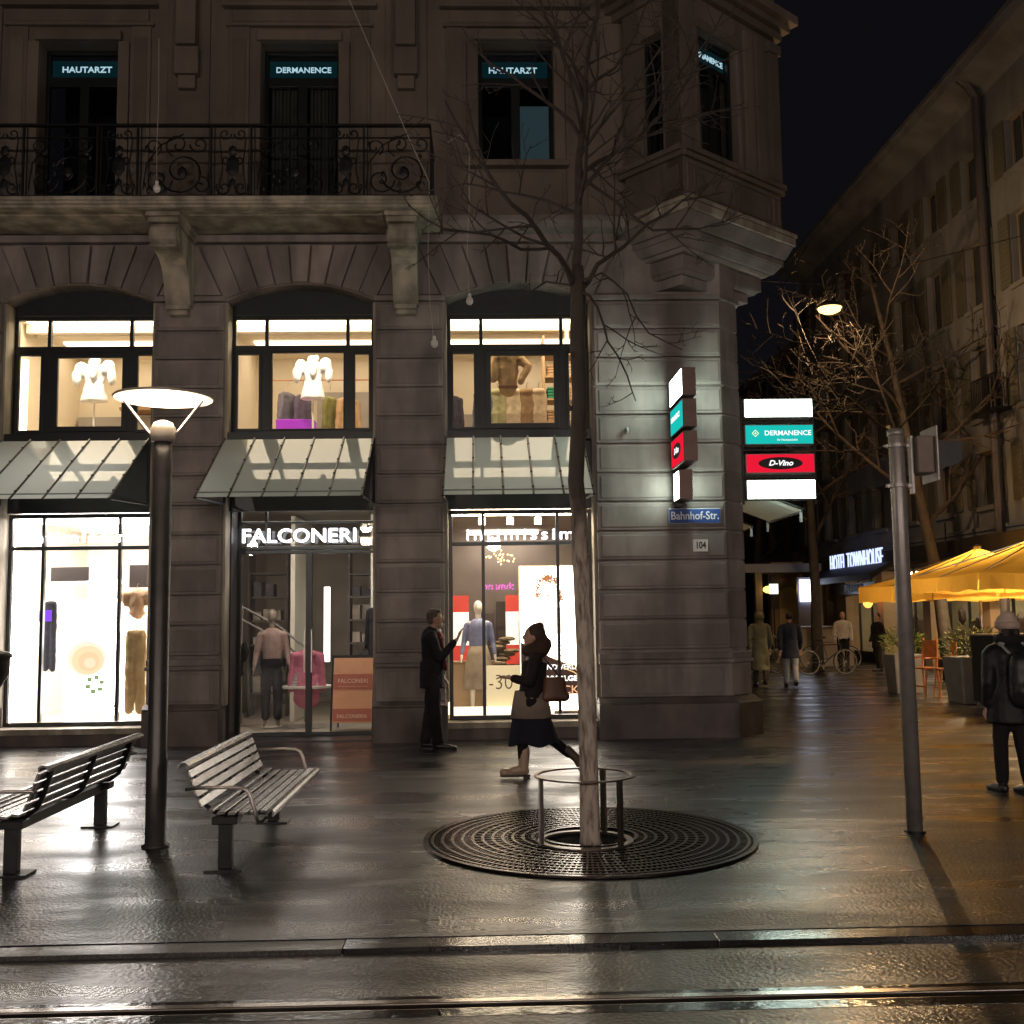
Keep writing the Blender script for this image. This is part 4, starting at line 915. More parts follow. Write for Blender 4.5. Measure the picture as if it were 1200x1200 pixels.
for i, (a, b) in enumerate(zz): sign_box_side(i, a, b, ('topmost blank white light box of the stack over the side street', 'turquoise light box facing the camera over the side street', 'red light box with black oval facing the camera over the side street', 'lowest blank white light box of the stack over the side street')[i])
mb = MB(); mb.box(4.00, 4.035, 16.08, 16.13, 3.3, 4.95); mb.box(5.12, 5.15, 16.08, 16.13, 3.3, 4.95)
for z in (4.57, 4.14, 3.72): mb.box(3.6, 5.13, 16.09, 16.12, z - .015, z + .015)
mb.build('sign_bracket', BLACKM, label='dark steel bracket frame joining the side street light boxes', cat='bracket')
def sign_box_front(idx, z0, z1, y0, label, yy=13.44, xx=2.70):
    o = empty('projecting_sign', (xx, yy, z0), label, 'sign', 'light boxes on the corner pier'); h = z1 - z0; w = .09; D = y0
    mb = MB(); mb.box(-w, w, 0, D, 0, h); mb.build('housing', BRONZE, o, bevel=.006)
    face = (LBX, TQ, RD, LBX)[idx]
    for s in (-1, 1):
        mb = MB(); xa, xb = (-w - .0025, -w - .0005) if s < 0 else (w + .0005, w + .0025); mb.box(xa, xb, .018, D - .018, .018, h - .018); mb.build('lit_face', face, o)
        if idx == 1: text('lettering', 'DERMANENCE', .10, LW, (FL if s < 0 else FRX)(s * (w + .012), D / 2 + s * -.03, h * .55), o, .0015, .001, sx=.95)
        if idx == 2:
            mb = MB((FL if s < 0 else FRX)(s * (w + .011), D / 2, h / 2)); mb.lathe([(1, 0), (1, .002)], n=32, sx=.30, sy=.10); mb.build('black_oval', BLK, o)
            text('lettering', 'D-Vino', .11, LW, (FL if s < 0 else FRX)(s * (w + .016), D / 2, h / 2), o, .003, .001, shear=.3)
for i, (a, b, D) in enumerate(((4.45, 4.82, .9), (4.04, 4.41, .9), (3.60, 3.99, .9), (3.16, 3.56, .40))):
    sign_box_front(i, a, b, D, yy=13.44 if i < 3 else 13.98, xx=2.70 if i < 3 else 2.73, label=('bronze light box with white face, topmost on the corner pier', 'bronze light box with turquoise face on the corner pier', 'bronze light box with red face on the corner pier', 'bronze light box with white face, lowest on the corner pier')[i])
mb = MB(); mb.box(2.66, 2.74, 14.3, 14.49, 3.1, 4.9); mb.build('sign_bracket', BLACKM, label='dark mounting rail behind the light boxes on the corner pier', cat='bracket')
o = empty('street_sign', (2.93, 14.47, 2.98), 'blue enamel street name plate on the corner pier', 'sign')
mb = MB(); mb.box(-.36, .36, -.02, .0, -.105, .105); mb.build('border', mat('enamel_white', (.5, .5, .55), .6), o, bevel=.01)
mb = MB(); mb.box(-.35, .35, -.026, -.021, -.095, .095); mb.build('plate', mat('enamel_blue', (.02, .07, .30), .6), o)
text('lettering', 'Bahnhof-Str.', .155, mat('enamel_text', (.75, .75, .8), .6), FR(0, -.03, 0), o, .002, .001, sx=.86)
o = empty('house_number_plate', (3.0, 14.47, 2.575), 'small white plate with house number 104 on the corner pier', 'sign')
mb = MB(); mb.box(-.105, .105, -.015, 0, -.085, .085); mb.build('plate', mat('enamel_white2', (.65, .64, .62), .3), o, bevel=.006)
text('lettering', '104', .13, BLK, FR(0, -.018, 0), o, .004, .001, sx=.75)
mb = MB(); mb.ball((2.02, 14.42, 4.17), (.03, .05, .05), 2); mb.box(2.0, 2.04, 14.42, 14.5, 4.15, 4.19); mb.build('door_sensor', mat('sensor', (.3, .32, .3), .5), label='small pale sensor fixed on the corner pier left of the light boxes', cat='sensor')

# ================================================================ STREET LAMP (disc)
def street_lamp(x, y, label, energy=55):
    o = empty('street_lamp', (x, y, 0), label, 'street lamp', 'disc topped street lamps along the tram stop')
    mb = MB(); mb.lathe([(.10, 0), (.10, .015), (.076, .025), (.076, .62), (.071, .64), (.071, 2.86), (.066, 2.87), (.066, 3.0)], n=28); mb.build('pole', POLE, o, smooth=True)
    mb = MB(); mb.lathe([(.060, 3.0), (.085, 3.01), (.095, 3.05), (.095, 3.10), (.07, 3.15), (.03, 3.165)], n=28); mb.build('lamp_head', mat('lamp_housing', (.42, .36, .30), .4, noise=(8, .1)), o, smooth=True)
    for s in (-1, 1):
        mb = MB(); mb.tube([(s * .07, 0, 3.04), (s * .12, 0, 3.09), (s * .30, 0, 3.325)], .012, 8); mb.build('arm', TUBE, o)
    mb = MB(); mb.lathe([(.365, 3.335), (.372, 3.345), (.365, 3.352), (.25, 3.375), (.01, 3.39)], n=56, cap=False); mb.build('shade', mat('shade_metal', (.4, .35, .3), .4), o, smooth=True)
    mb = MB(); mb.lathe([(.362, 3.333), (.32, 3.340), (.01, 3.352)], n=56, cap=False); mb.build('rim', mat('reflector', (.85, .8, .7), .4, emit=(1, .74, .46), estr=.9), o, smooth=True)
    mb = MB(); mb.lathe([(.315, 3.328), (.31, 3.333), (.01, 3.334)], n=56); mb.build('diffuser', emis('lamp_diffuser', (1, .80, .56), 7.5), o)
    light('lamp_light', 'POINT', (0, 0, 3.26), energy, (1, .80, .58), o, .12)
    light('lamp_uplight', 'POINT', (0, 0, 3.55), energy * 2, (1, .84, .64), o, .12)
    return o
street_lamp(-2.41, 8.1, 'disc topped street lamp standing between the two benches', 26)
# globe lamps added behind the camera, out of view, to light the facade
def added_globe_lamp(x, y, label, e):
    o = empty('added_globe_lamp', (x, y, -.05), label, 'street lamp', 'added globe lamps behind the camera')
    mb = MB(); mb.lathe([(.09, 0), (.07, .3), (.05, 4.1), (.09, 4.15), (.09, 4.2)], n=20); mb.build('pole', POLE, o, smooth=True)
    mb = MB(); mb.ball((0, 0, 4.48), .28, 3); mb.build('globe', emis('globe_glow', (1, .85, .75), e), o, smooth=True)
for x_, w_ in ((-9, 'left'), (.5, 'middle'), (9.5, 'right')): added_globe_lamp(x_, -11.5, w_ + ' added globe lamp, unseen behind the camera, lighting the facade', 440)

# ================================================================ BENCHES
def bench(x, y, rz, label):
    o = empty('bench', (x, y, 0), label, 'bench', 'slatted metal benches beside the street lamp', rz); L = .98
    # profile in local x (front +x) / z
    seat = [(-.02, .405, 8), (.055, .392, 5), (.125, .388, 2), (.195, .388, -1), (.265, .392, -4), (.335, .398, -6)]
    back = [(-.085, .455, 62), (-.110, .520, 70), (-.132, .585, 72), (-.155, .645, 68)]
    def slat(px, pz, a, w=.052, t=.018):
        M = Matrix.Translation((px, 0, pz)) @ Matrix.Rotation(R(-a), 4, 'Y'); mb = MB(M)
        mb.extr([(-w / 2, -t / 2), (w / 2, -t / 2), (w / 2, t / 2), (-w / 2, t / 2)], -L, L, axis='y'); return mb
    for s in seat: slat(*s).build('seat_slat', SLAT, o, bevel=.004)
    for s in back: slat(s[0], s[1], s[2] + 50 if 0 else -s[2]).build('back_slat', SLAT, o, bevel=.004)
    mb = MB(); pr = [(.375 + .028 * math.cos(R(a)), .385 + .034 * math.sin(R(a))) for a in (200, 160, 120, 85, 50, 15, -25, -55)] + [(.375 + .016 * math.cos(R(a)), .385 + .020 * math.sin(R(a))) for a in (-40, 10, 60, 110, 150, 190)]
    mb.extr(pr, -L, L, axis='y'); mb.build('front_rail', SLAT, o)
    mb = MB(); pr = [(-.195 + .038 * math.cos(R(a)), .695 + .030 * math.sin(R(a))) for a in (-30, 10, 50, 90, 130, 170, 210)] + [(-.195 + .024 * math.cos(R(a)), .695 + .018 * math.sin(R(a))) for a in (190, 140, 90, 40, 0)]
    mb.extr(pr, -L, L, axis='y'); mb.build('top_rail', SLAT, o)
    for s in (-.80, 0, .80):   # ribs
        mb = MB(); mb.tube([(.36, s, .365), (.10, s, .365), (-.02, s, .37), (-.09, s, .42), (-.135, s, .52), (-.185, s, .68)], .017, 6); mb.build('rib', BLACKM, o)
    mb = MB(); mb.box(.02, .09, -.86, .86, .28, .345); mb.build('beam', BLACKM, o)
    for s in (-.82, .82):
        mb = MB(); mb.box(.01, .10, s - .035, s + .035, .01, .35); mb.box(-.03, .14, s - .06, s + .06, .30, .352); mb.build('leg', BLACKM, o, bevel=.006)
        mb = MB(); mb.box(-.07, .18, s - .09, s + .09, .0, .014); mb.build('foot_plate', BLACKM, o)
    for s in (-1, 1):
        y_ = s * (L + .03); mb = MB()
        mb.tube([(-.125, s * (L - .05), .555), (-.16, y_, .555), (-.14, y_, .562), (.10, y_, .565), (.20, y_, .56), (.235, y_, .54), (.255, y_, .50), (.285, y_, .40), (.30, y_, .345), (.32, s * (L - .0), .335), (.345, s * (L - .04), .355)], .0125, 8)
        mb.build('armrest', TUBE, o, smooth=True)
    return o
bench(-1.77, 8.15, 0, 'slatted metal bench right of the street lamp, facing right')
bench(-3.05, 8.12, math.pi, 'slatted metal bench left of the street lamp, seen from behind')

# ================================================================ TREE, GUARD, GRATE
def limb_path(p0, d, L, n, wob, up, r):
    pts = [V(p0)]; d = V(d).normalized()
    for i in range(n):
        d = (d + V((r.uniform(-1, 1), r.uniform(-1, 1), r.uniform(-1, 1))) * wob + V((0, 0, up))).normalized(); pts.append(pts[-1] + d * L / n)
    return pts
def branch(mb, pts, r0, lvl, r, maxl, up=.05, dens=1.0, minr=.0022, spread=.75):
    n = len(pts); rs = [r0 * (1 - .78 * i / (n - 1)) + minr for i in range(n)]
    mb.tube(pts, rs, 5 if r0 < .02 else 8, cap=False)
    if lvl >= maxl: return
    L = sum((pts[i + 1] - pts[i]).length for i in range(n - 1))
    k = max(2, int(L * dens * (3.2 if lvl == 0 else 4.5)))
    for i in range(k):
        t = .22 + .76 * (i + r.random()) / k; f = t * (n - 1); j = min(int(f), n - 2); p = pts[j].lerp(pts[j + 1], f - j); d = (pts[j + 1] - pts[j]).normalized()
        side = V((r.uniform(-1, 1), r.uniform(-1, 1), r.uniform(-.5, .8))); side = (side - d * side.dot(d)).normalized()
        dd = (d * (1 - spread * .5) + side * spread).normalized(); l2 = L * r.uniform(.28, .55) * (1.15 - .6 * t)
        branch(mb, limb_path(p, dd, l2, 5 if lvl < 2 else 4, .18, up, r), rs[j] * .55, lvl + 1, r, maxl, up, dens, minr, spread)
BARK = mat('dark_bark', (.045, .034, .030), .85, noise=(14, .3), bump=(40, .6, .01))
TRUNKM = mat('trunk_bark', (.045, .038, .033), .8, noise=(6, .35), bump=(30, .6, .01))
def trunk_mat():
    m = bpy.data.materials.new('painted_trunk'); m.use_nodes = True; n = m.node_tree.nodes; l = m.node_tree.links; b = n['Principled BSDF']; b.inputs['Roughness'].default_value = .8
    g = n.new('ShaderNodeNewGeometry'); sx = n.new('ShaderNodeSeparateXYZ'); l.new(g.outputs['Position'], sx.inputs[0])
    ns = n.new('ShaderNodeTexNoise'); ns.inputs['Scale'].default_value = 7; ns.inputs['Detail'].default_value = 6; l.new(g.outputs['Position'], ns.inputs['Vector'])
    ad_ = n.new('ShaderNodeMath'); ad_.operation = 'MULTIPLY_ADD'; ad_.inputs[1].default_value = .5; l.new(ns.outputs['Fac'], ad_.inputs[0]); l.new(sx.outputs['Z'], ad_.inputs[2])
    mr = n.new('ShaderNodeMapRange'); mr.inputs['From Min'].default_value = 2.25; mr.inputs['From Max'].default_value = 2.75; l.new(ad_.outputs[0], mr.inputs['Value'])
    mp = n.new('ShaderNodeMapping'); mp.inputs['Scale'].default_value = (1, 1, .25); l.new(g.outputs['Position'], mp.inputs[0])
    n2 = n.new('ShaderNodeTexNoise'); n2.inputs['Scale'].default_value = 28; n2.inputs['Detail'].default_value = 8; l.new(mp.outputs[0], n2.inputs['Vector'])
    r1 = n.new('ShaderNodeValToRGB'); e = r1.color_ramp.elements; e[0].position = .32; e[0].color = (.13, .095, .075, 1); e[1].position = .55; e[1].color = (.50, .42, .35, 1); l.new(n2.outputs['Fac'], r1.inputs[0])
    r2 = n.new('ShaderNodeValToRGB'); e = r2.color_ramp.elements; e[0].color = (.03, .024, .02, 1); e[1].color = (.075, .058, .048, 1); l.new(n2.outputs['Fac'], r2.inputs[0])
    mx = n.new('ShaderNodeMix'); mx.data_type = 'RGBA'; l.new(mr.outputs[0], mx.inputs[0]); l.new(r1.outputs[0], mx.inputs[6]); l.new(r2.outputs[0], mx.inputs[7]); l.new(mx.outputs[2], b.inputs['Base Color'])
    bp = n.new('ShaderNodeBump'); bp.inputs['Strength'].default_value = .6; bp.inputs['Distance'].default_value = .012; l.new(n2.outputs['Fac'], bp.inputs['Height']); l.new(bp.outputs[0], b.inputs['Normal'])
    return m
TR = empty('street_tree', (.78, 7.9, 0), 'bare young street tree with pale lower trunk inside the round iron grate', 'tree')
M = Matrix.Translation((-.78, -7.9, 0)); mb = MB(M)
tp = [(.775, 7.9, .0), (.77, 7.9, .05), (.77, 7.9, .5), (.765, 7.9, 1.0), (.757, 7.9, 1.5), (.745, 7.9, 1.9), (.725, 7.9, 2.25), (.72, 7.9, 2.5), (.70, 7.9, 2.7), (.755, 7.9, 2.95), (.755, 7.9, 3.3), (.745, 7.9, 3.7), (.76, 7.9, 4.05), (.765, 7.9, 4.3)]
tp[6:10] = [(.735, 7.9, 2.2), (.735, 7.9, 2.4), (.715, 7.9, 2.65), (.735, 7.9, 2.95)]
mb.tube([V(p) for p in tp], [.085, .074, .068, .066, .065, .063, .062, .060, .060, .058, .056, .056, .060, .04], 18)
for z, a in ((.45, 3.6), (.75, 5.5), (1.05, 5.2), (1.3, 3.9), (1.55, 5.8), (1.7, 4.2), (2.1, 5.9), (2.6, 3.4), (.3, 5.0), (3.2, 3.3), (3.0, 5.8), (3.6, 4.0)): mb.ball((.76 - .02 * (z > 2) + .058 * math.cos(a), 7.9 + .058 * math.sin(a), z), (.016, .016, .024), 2)
mb.build('trunk', trunk_mat(), TR, smooth=True)
mb = MB(M); tr = random.Random(11)
def ppx(px, py, y):  # point on the plane Y=y measured once from the photograph; kept as a world coordinate
    d = _f + _x2 * ((px - 600) / 1250) + _u2 * ((600 - py) / 1250); return V((0, 0, 1.65)) + d * (y / d.y)
def LP(pts): return [ppx(*p) for p in pts]
limbs = [ # image-traced main limbs given depth: (px, py, Y)
    ([(674, 345, 7.9), (678, 280, 7.9), (678, 215, 7.95), (682, 160, 8.0), (686, 90, 8.0), (700, 20, 8.1), (712, -60, 8.2)], .038),
    ([(672, 335, 7.9), (655, 300, 7.7), (630, 270, 7.5), (600, 240, 7.3), (570, 200, 7.2), (545, 160, 7.1), (522, 118, 7.0)], .024),
    ([(676, 345, 7.9), (700, 310, 8.0), (730, 290, 8.2), (760, 262, 8.3), (800, 235, 8.4), (850, 225, 8.5)], .020),
    ([(678, 215, 7.95), (700, 190, 8.1), (740, 170, 8.3), (790, 120, 8.5), (820, 70, 8.6), (850, 10, 8.7)], .020),
    ([(680, 160, 8.0), (655, 130, 7.9), (620, 105, 7.8), (575, 75, 7.7), (540, 30, 7.6)], .018),
    ([(684, 110, 8.0), (720, 80, 8.1), (745, 40, 8.2), (770, -20, 8.3)], .016),
    ([(684, 120, 8.0), (660, 70, 7.9), (640, 20, 7.8), (625, -40, 7.8)], .016),
    ([(676, 250, 7.9), (640, 235, 8.2), (590, 225, 8.5), (545, 215, 8.8), (480, 230, 9.0)], .015),
    ([(648, 290, 7.65), (610, 292, 7.4), (575, 275, 7.2), (520, 268, 7.0), (478, 240, 6.9)], .013),
    ([(676, 340, 7.9), (700, 360, 7.7), (712, 400, 7.6), (735, 440, 7.5), (745, 470, 7.4)], .011),
    ([(678, 330, 7.9), (705, 320, 7.6), (735, 345, 7.4), (760, 390, 7.3), (800, 410, 7.2)], .010),
    ([(678, 205, 7.95), (720, 235, 7.7), (765, 270, 7.5), (820, 268, 7.4), (875, 250, 7.3)], .014),
    ([(674, 335, 7.9), (640, 330, 8.1), (610, 350, 8.3), (575, 365, 8.4)], .009),
]
for pts, r0 in limbs:
    P = LP(pts); q = []
    for a, b in zip(P, P[1:]):
        q += [a, a.lerp(b, .5) + V((tr.uniform(-.02, .02), tr.uniform(-.02, .02), tr.uniform(-.02, .02)))]
    q.append(P[-1]); branch(mb, q, r0, 0, tr, 3, up=.03, dens=1.25, minr=.0013)
TW = mb.build('crown', BARK, TR)
# guard + grate
GD = mat('guard_steel', (.16, .13, .11), .33, metal=.8, noise=(9, .2))
o = empty('tree_guard', (.735, 7.9, 0), 'round steel hoop guard on three posts around the tree trunk', 'tree guard')
mb = MB(); mb.ring(.335, .368, .485, .497, n=72); mb.build('hoop', GD, o, bevel=.003)
mb = MB(); mb.ring(.30, .345, .022, .034, n=72); mb.build('base_ring', GD, o)
for a in (197, 60, -48):
    mb = MB(Matrix.Rotation(R(a), 4, 'Z')); mb.box(.325, .350, -.022, .022, .02, .486); mb.build('post', GD, o, bevel=.003)
o = empty('tree_grate', (.78, 8.08, 0), 'large round cast iron tree grate of concentric rings flush with the paving', 'tree grate')
IRON = mat('wet_iron', (.060, .048, .042), .26, metal=.75, noise=(7, .3), bump=(50, .2, .003))
mb = MB(); mb.lathe([(1.21, .004), (.001, .005)], n=72, cap=False); mb.build('pit_shade', mat('grate_shade', (.004, .004, .004), .7), o)  # flat black disc on the paving: shade below the grate put into colour
mb = MB(); mb.lathe([(.33, .007), (.001, .012)], n=40, cap=False); mb.build('soil', mat('wet_soil', (.008, .006, .005), .95, spec=.1, noise=(30, .4), bump=(40, 1, .02)), o)
mb = MB(); rr_ = 1.17
while rr_ > .36: mb.ring(rr_ - .022, rr_, .008, .022 + .0, n=96); rr_ -= .074
mb.ring(1.19, 1.225, .006, .020, n=96); mb.ring(.335, .365, .008, .026, n=72)
mb.build('grate_rings', IRON, o, bevel=0)
mb = MB()
for sct in range(1):
    for i in range(168):
        a = i * 2 * math.pi / 168; Mx = Matrix.Rotation(a, 4, 'Z'); mb.M = Mx; mb.box(.36 if i % 3 == 0 else (.6 if i % 3 == 1 else .86), 1.19, -.0065, .0065, .008, .0195)
mb.build('grate_ribs', IRON, o)

# ================================================================ SIGNAL POLE right
o = empty('signal_pole', (3.23, 8.1, 0), 'plain grey steel pole with clamps carrying a signal box on the right', 'pole')
mb = MB(); mb.lathe([(.058, 0), (.058, 3.0), (.054, 3.01)], n=28); mb.build('pole', STEEL, o, smooth=True)
mb = MB(); mb.lathe([(.064, 3.0), (.067, 3.02), (.064, 3.05), (.03, 3.06)], n=28); mb.build('cap', STEEL, o, smooth=True)
for z in (2.91, 2.60):
    mb = MB(); mb.ring(.058, .074, z, z + .028, n=28); mb.box(.07, .12, -.02, .02, z + .002, z + .026); mb.box(-.092, -.07, -.022, .022, z + .003, z + .025); mb.build('clamp', STEEL, o)
mb = MB(); mb.box(.10, .118, -.03, .03, 2.55, 3.0); mb.build('mounting_bar', STEEL, o)
mb = MB(); mb.box(.128, .255, -.10, .12, 2.70, 2.99); mb.build('signal_housing', mat('signal_tan', (.20, .14, .11), .5, noise=(8, .1)), o, bevel=.012)
mb = MB(); mb.box(.258, .268, -.14, .16, 2.64, 3.06); mb.build('signal_backplate', STEEL, o)
mb = MB(); mb.poly([(.27, -.12, 2.94), (.46, -.12, 2.93), (.46, -.12, 2.80), (.42, -.12, 2.76), (.27, -.12, 2.73)]); mb.poly([(.27, .14, 2.94), (.46, .14, 2.93), (.46, .14, 2.80), (.42, .14, 2.76), (.27, .14, 2.73)]); mb.poly([(.27, -.12, 2.94), (.46, -.12, 2.93), (.46, .14, 2.93), (.27, .14, 2.94)])
vz = mb.build('signal_visor', BLACKM, o); sd = vz.modifiers.new('s', 'SOLIDIFY'); sd.thickness = .006
mb = MB(); mb.ring(.059, .078, .0, .014, n=28); mb.build('base_collar', BLACKM, o)

# hanging litter bin at the left edge
o = empty('litter_bin', (-3.19, 7.0, 1.15), 'dark pole mounted litter bin cut by the left edge of the view', 'bin')
mb = MB(); mb.lathe([(.06, .04), (.10, .09), (.145, .17), (.15, .25), (.15, .27), (.16, .275), (.16, .30), (.13, .315), (.02, .33)], n=28); mb.build('body', mat('bin_paint', (.03, .027, .027), .35, noise=(8, .2)), o, smooth=True)
mb = MB(); mb.tube([(-.2, 0, -1.15), (-.2, 0, .5)], .035, 12); mb.build('post', BLACKM, o)

# ================================================================ cords and wires
def cord(pts, label, r=.006, bulb=None):
    o = empty('light_string', pts[0], label, 'light string', 'pale cords hanging in front of the facade'); M = Matrix.Translation(-V(pts[0]))
    mb = MB(M); mb.tube(pts, r, 5); mb.build('cable', mat('pale_cable', (.42, .38, .33), .6), o)
    if bulb: mb = MB(M); mb.ball(bulb, (.045, .045, .055), 2); mb.lathe([(.02, bulb[2] + .04), (.02, bulb[2] + .09)], bulb[0], bulb[1], 10); mb.build('end_weight', mat('frosted', (.75, .7, .65), .4), o)
cord([(-3.86, 12.5, 8.72), (-3.85, 12.5, 8.0), (-3.86, 12.5, 7.3), (-3.85, 12.5, 6.85)], 'thin vertical cord with a small weight in front of the balcony railing', .004, (-3.85, 12.5, 6.82))
mb = MB(); mb.ball((-3.86, 12.5, 8.66), .035, 2)
cord([(-.35, 12.5, 7.40), (-.2, 12.5, 7.50), (-.09, 12.5, 7.3), (-.10, 12.5, 6.6), (-.13, 12.5, 6.0), (-.11, 12.5, 5.5)], 'thin cord ending in a pale round weight in front of the right arch', .006, (-.105, 12.5, 5.42))
cord([(-.58, 12.5, 6.9), (-.60, 12.5, 6.0), (-.58, 12.5, 5.4), (-.54, 12.5, 4.95)], 'thin wavering cord with a pale tip in front of the pier', .005, (-.53, 12.5, 4.90))
cord([(-1.95, 12.5, 10.2), (-.82, 12.5, 7.44), (-.58, 12.5, 6.9)], 'straight slanting wire crossing the balcony railing', .007)

# ================================================================ SIDE STREET
HW_ = mat('hotel_plaster', (.155, .165, .185), .85, noise=(.8, .12), noise2=(1.2, .3, .3))
HOT = empty('hotel_building', (12.5, 25, 0), 'long pale hotel building along the right of the side street', 'building')
def hp(mb, name, m, **kw):
    o = mb.build(name, m, **kw); o.parent = HOT; o.matrix_parent_inverse = Matrix.Translation((-12.5, -25, 0)); return o
mb = MB(); YA, YB = 17.0, 39.6
rows = [(4.2, 5.55), (6.4, 8.2), (9.2, 10.9), (11.9, 13.2)]; cols_ = [YA + 1.2 + i * 2.36 for i in range(10)]
zlev = [3.6]; 
for a, b in rows: zlev += [a, b]
zlev.append(14.6)
for i in range(0, len(zlev), 2): mb.box(12.5, 12.9, YA, YB, zlev[i], zlev[i + 1])
for a, b in rows:
    y = YA
    for c in cols_: mb.box(12.5, 12.9, y, c, a, b); y = c + 1.0
    mb.box(12.5, 12.9, y, YB, a, b)
mb.box(12.5, 22, YB, YB + .4, 0, 14.6); mb.box(12.92, 22, YA, YB, 3.7, 14.6)
hp(mb, 'wall', HW_)
mb = MB(); mb.box(12.38, 12.9, YA, YB + .05, 3.58, 3.68); mb.box(12.42, 12.9, YA, YB + .05, 3.45, 3.577)
for a, b in rows:
    for c in cols_: mb.box(12.42, 12.52, c - .08, c + 1.08, a - .12, a - .003)
hp(mb, 'string_course', HW_, bevel=.01)
mb = MB(); mb.extr([(12.5, 14.3), (12.4, 14.45), (11.75, 14.62), (11.70, 14.78), (12.5, 14.78)], YA, YB + .5, axis='y'); mb.box(11.62, 11.74, YA, YB + .5, 14.782, 14.90)
hp(mb, 'eaves', HW_)
mb = MB(); mb.extr([(11.7, 14.91), (22, 20), (22, 14.91)], YA, YB, axis='y'); hp(mb, 'roof', mat('dark_tiles', (.03, .025, .025), .7, noise=(5, .3)))
DG = mat('dark_pane', (.03, .035, .04), .15)
for j, (a, b) in enumerate(rows):
    for i, c in enumerate(cols_):
        fo = None
        mb = MB(); mb.box(12.66, 12.70, c, c + .06, a, b); mb.box(12.66, 12.70, c + .94, c + 1.0, a, b); mb.box(12.66, 12.70, c + .06, c + .94, a, a + .06); mb.box(12.66, 12.70, c + .06, c + .94, b - .06, b); mb.box(12.655, 12.695, c + .47, c + .53, a + .06, b - .06)
        fo = hp(mb, 'window', mat('hotel_frame', (.14, .12, .10), .6)); mb = MB(); mb.box(12.71, 12.72, c, c + 1, a, b); mb.build('pane', DG, fo)
        for s in (-1, 1):   # open shutters
            yb = c - .52 if s < 0 else c + 1.02; mb = MB(); mb.box(12.44, 12.48, yb, yb + .48, a, b)
            for q in range(int((b - a) / .12)): mb.box(12.425, 12.44, yb + .04, yb + .44, a + .05 + q * .12, a + .09 + q * .12)
            mb.build('shutter', mat('shutter_grey', (.075, .075, .06), .7), fo)
# small window balcony grille
mb = MB(); mb.box(12.05, 12.42, 24.2, 25.5, 6.32, 6.38); mb.tube([(12.08, 24.25, 7.2), (12.08, 25.45, 7.2)], .02, 5)
for q in range(14): y = 24.25 + q * .092; mb.box(12.07, 12.09, y, y + .02, 6.38, 7.2)
for q in range(4): x = 12.1 + q * .09; mb.box(x, x + .02, 24.25, 24.27, 6.38, 7.2)
hp(mb, 'window_grille', BLACKM)
# ground floor: piers + shopfront
mb = MB()
for a, b in ((YB - 1.2, YB), (YB - 3.2, YB - 2.2), (33.0, 33.5), (29.5, 30.0), (26.0, 26.4), (22.4, 22.8), (18.6, 19.1)): mb.box(12.5, 12.95, a, b, 0, 3.57)
mb.box(12.55, 12.9, YA, YB, 2.9, 3.44)
hp(mb, 'ground_floor_pier', mat('hotel_stone', (.38, .27, .16), .8, noise=(1.5, .15)))
mb = MB()
for y in [17 + i * 1.15 for i in range(18)]: mb.box(12.60, 12.66, y, y + .06, .1, 2.9)
mb.box(12.60, 12.66, YA, YB - 3.3, .0, .35); mb.box(12.60, 12.66, YA, YB - 3.3, 2.2, 2.27); hp(mb, 'shopfront_frame', BLACKM)
mb = MB(); mb.poly([(12.64, YA, .3), (12.64, YB - 3.3, .3), (12.64, YB - 3.3, 2.9), (12.64, YA, 2.9)]); hp(mb, 'shopfront_glass', GLASS)
mb = MB(); mb.poly([(16, YA, .02), (16, YB, .02), (16, YB, 2.9), (16, YA, 2.9)]); mb.poly([(12.7, YB - 3, .02), (16, YB - 3, .02), (16, YB - 3, 2.9), (12.7, YB - 3, 2.9)]); mb.poly([(12.7, YA, 2.88), (16, YA, 2.88), (16, YB - 3, 2.88), (12.7, YB - 3, 2.88)])
hr_ = hp(mb, 'restaurant_interior', mat('resto_wall', (.33, .30, .2), .7, noise=(.7, .4)))
mb = MB()
for y in (18.5, 21, 23.5, 26, 28.5, 31, 33.5): mb.box(13.6, 14.4, y, y + .5, 2.80, 2.85)
mb.build('restaurant_lamp', emis('resto_lamp', (1, .76, .48), 34), hr_)
mb = MB()
for i in range(16): y = 18 + i * 1.1; mb.box(13.6 + .5 * (i % 2), 14.2 + .5 * (i % 2), y, y + .5, .02, .75 + .3 * (i % 3)); mb.ball((13.8, y + .3, 1.3 + .2 * (i % 2)), (.12, .12, .3), 1)
mb.build('restaurant_furniture', mat('resto_dark', (.06, .04, .03), .6), hr_)
mb = MB(); mb.box(11.9, 12.5, 17, 37.5, 3.0, 3.42); mb.extr([(11.9, 2.998), (11.2, 2.55), (11.2, 2.75), (11.9, 3.1)], 30.5, 37.5, axis='y'); hp(mb, 'awning_fascia', mat('black_canvas', (.014, .012, .012), .7, noise=(4, .2)))
mb = MB(); mb.box(12.2, 12.5, 17.5, 23.4, 3.70, 4.25); hp(mb, 'mesh_parapet', mat('mesh_parapet', (.20, .16, .11), .8, noise=(60, .6)))
mb = MB()
for y in (24.5, 27.6): mb.tube([(12.2, y, 3.42), (12.2, y, 3.95)], .02, 5)
hp(mb, 'vent_stub', BLACKM)
for i, y in enumerate((19.6, 20.8, 22.0)):
    mb = MB(); mb.box(12.0, 12.15, y, y + .28, 3.56, 3.62); mb.build('awning_lamp', emis('downlight', (1, .82, .5), 6), label=('nearest', 'middle', 'farthest')[i] + ' small warm lamp on the hotel fascia above the umbrellas', cat='lamp', group='lamps on the hotel fascia')
HL = emis('hotel_letters', (.50, .58, 1.0), 1.5)
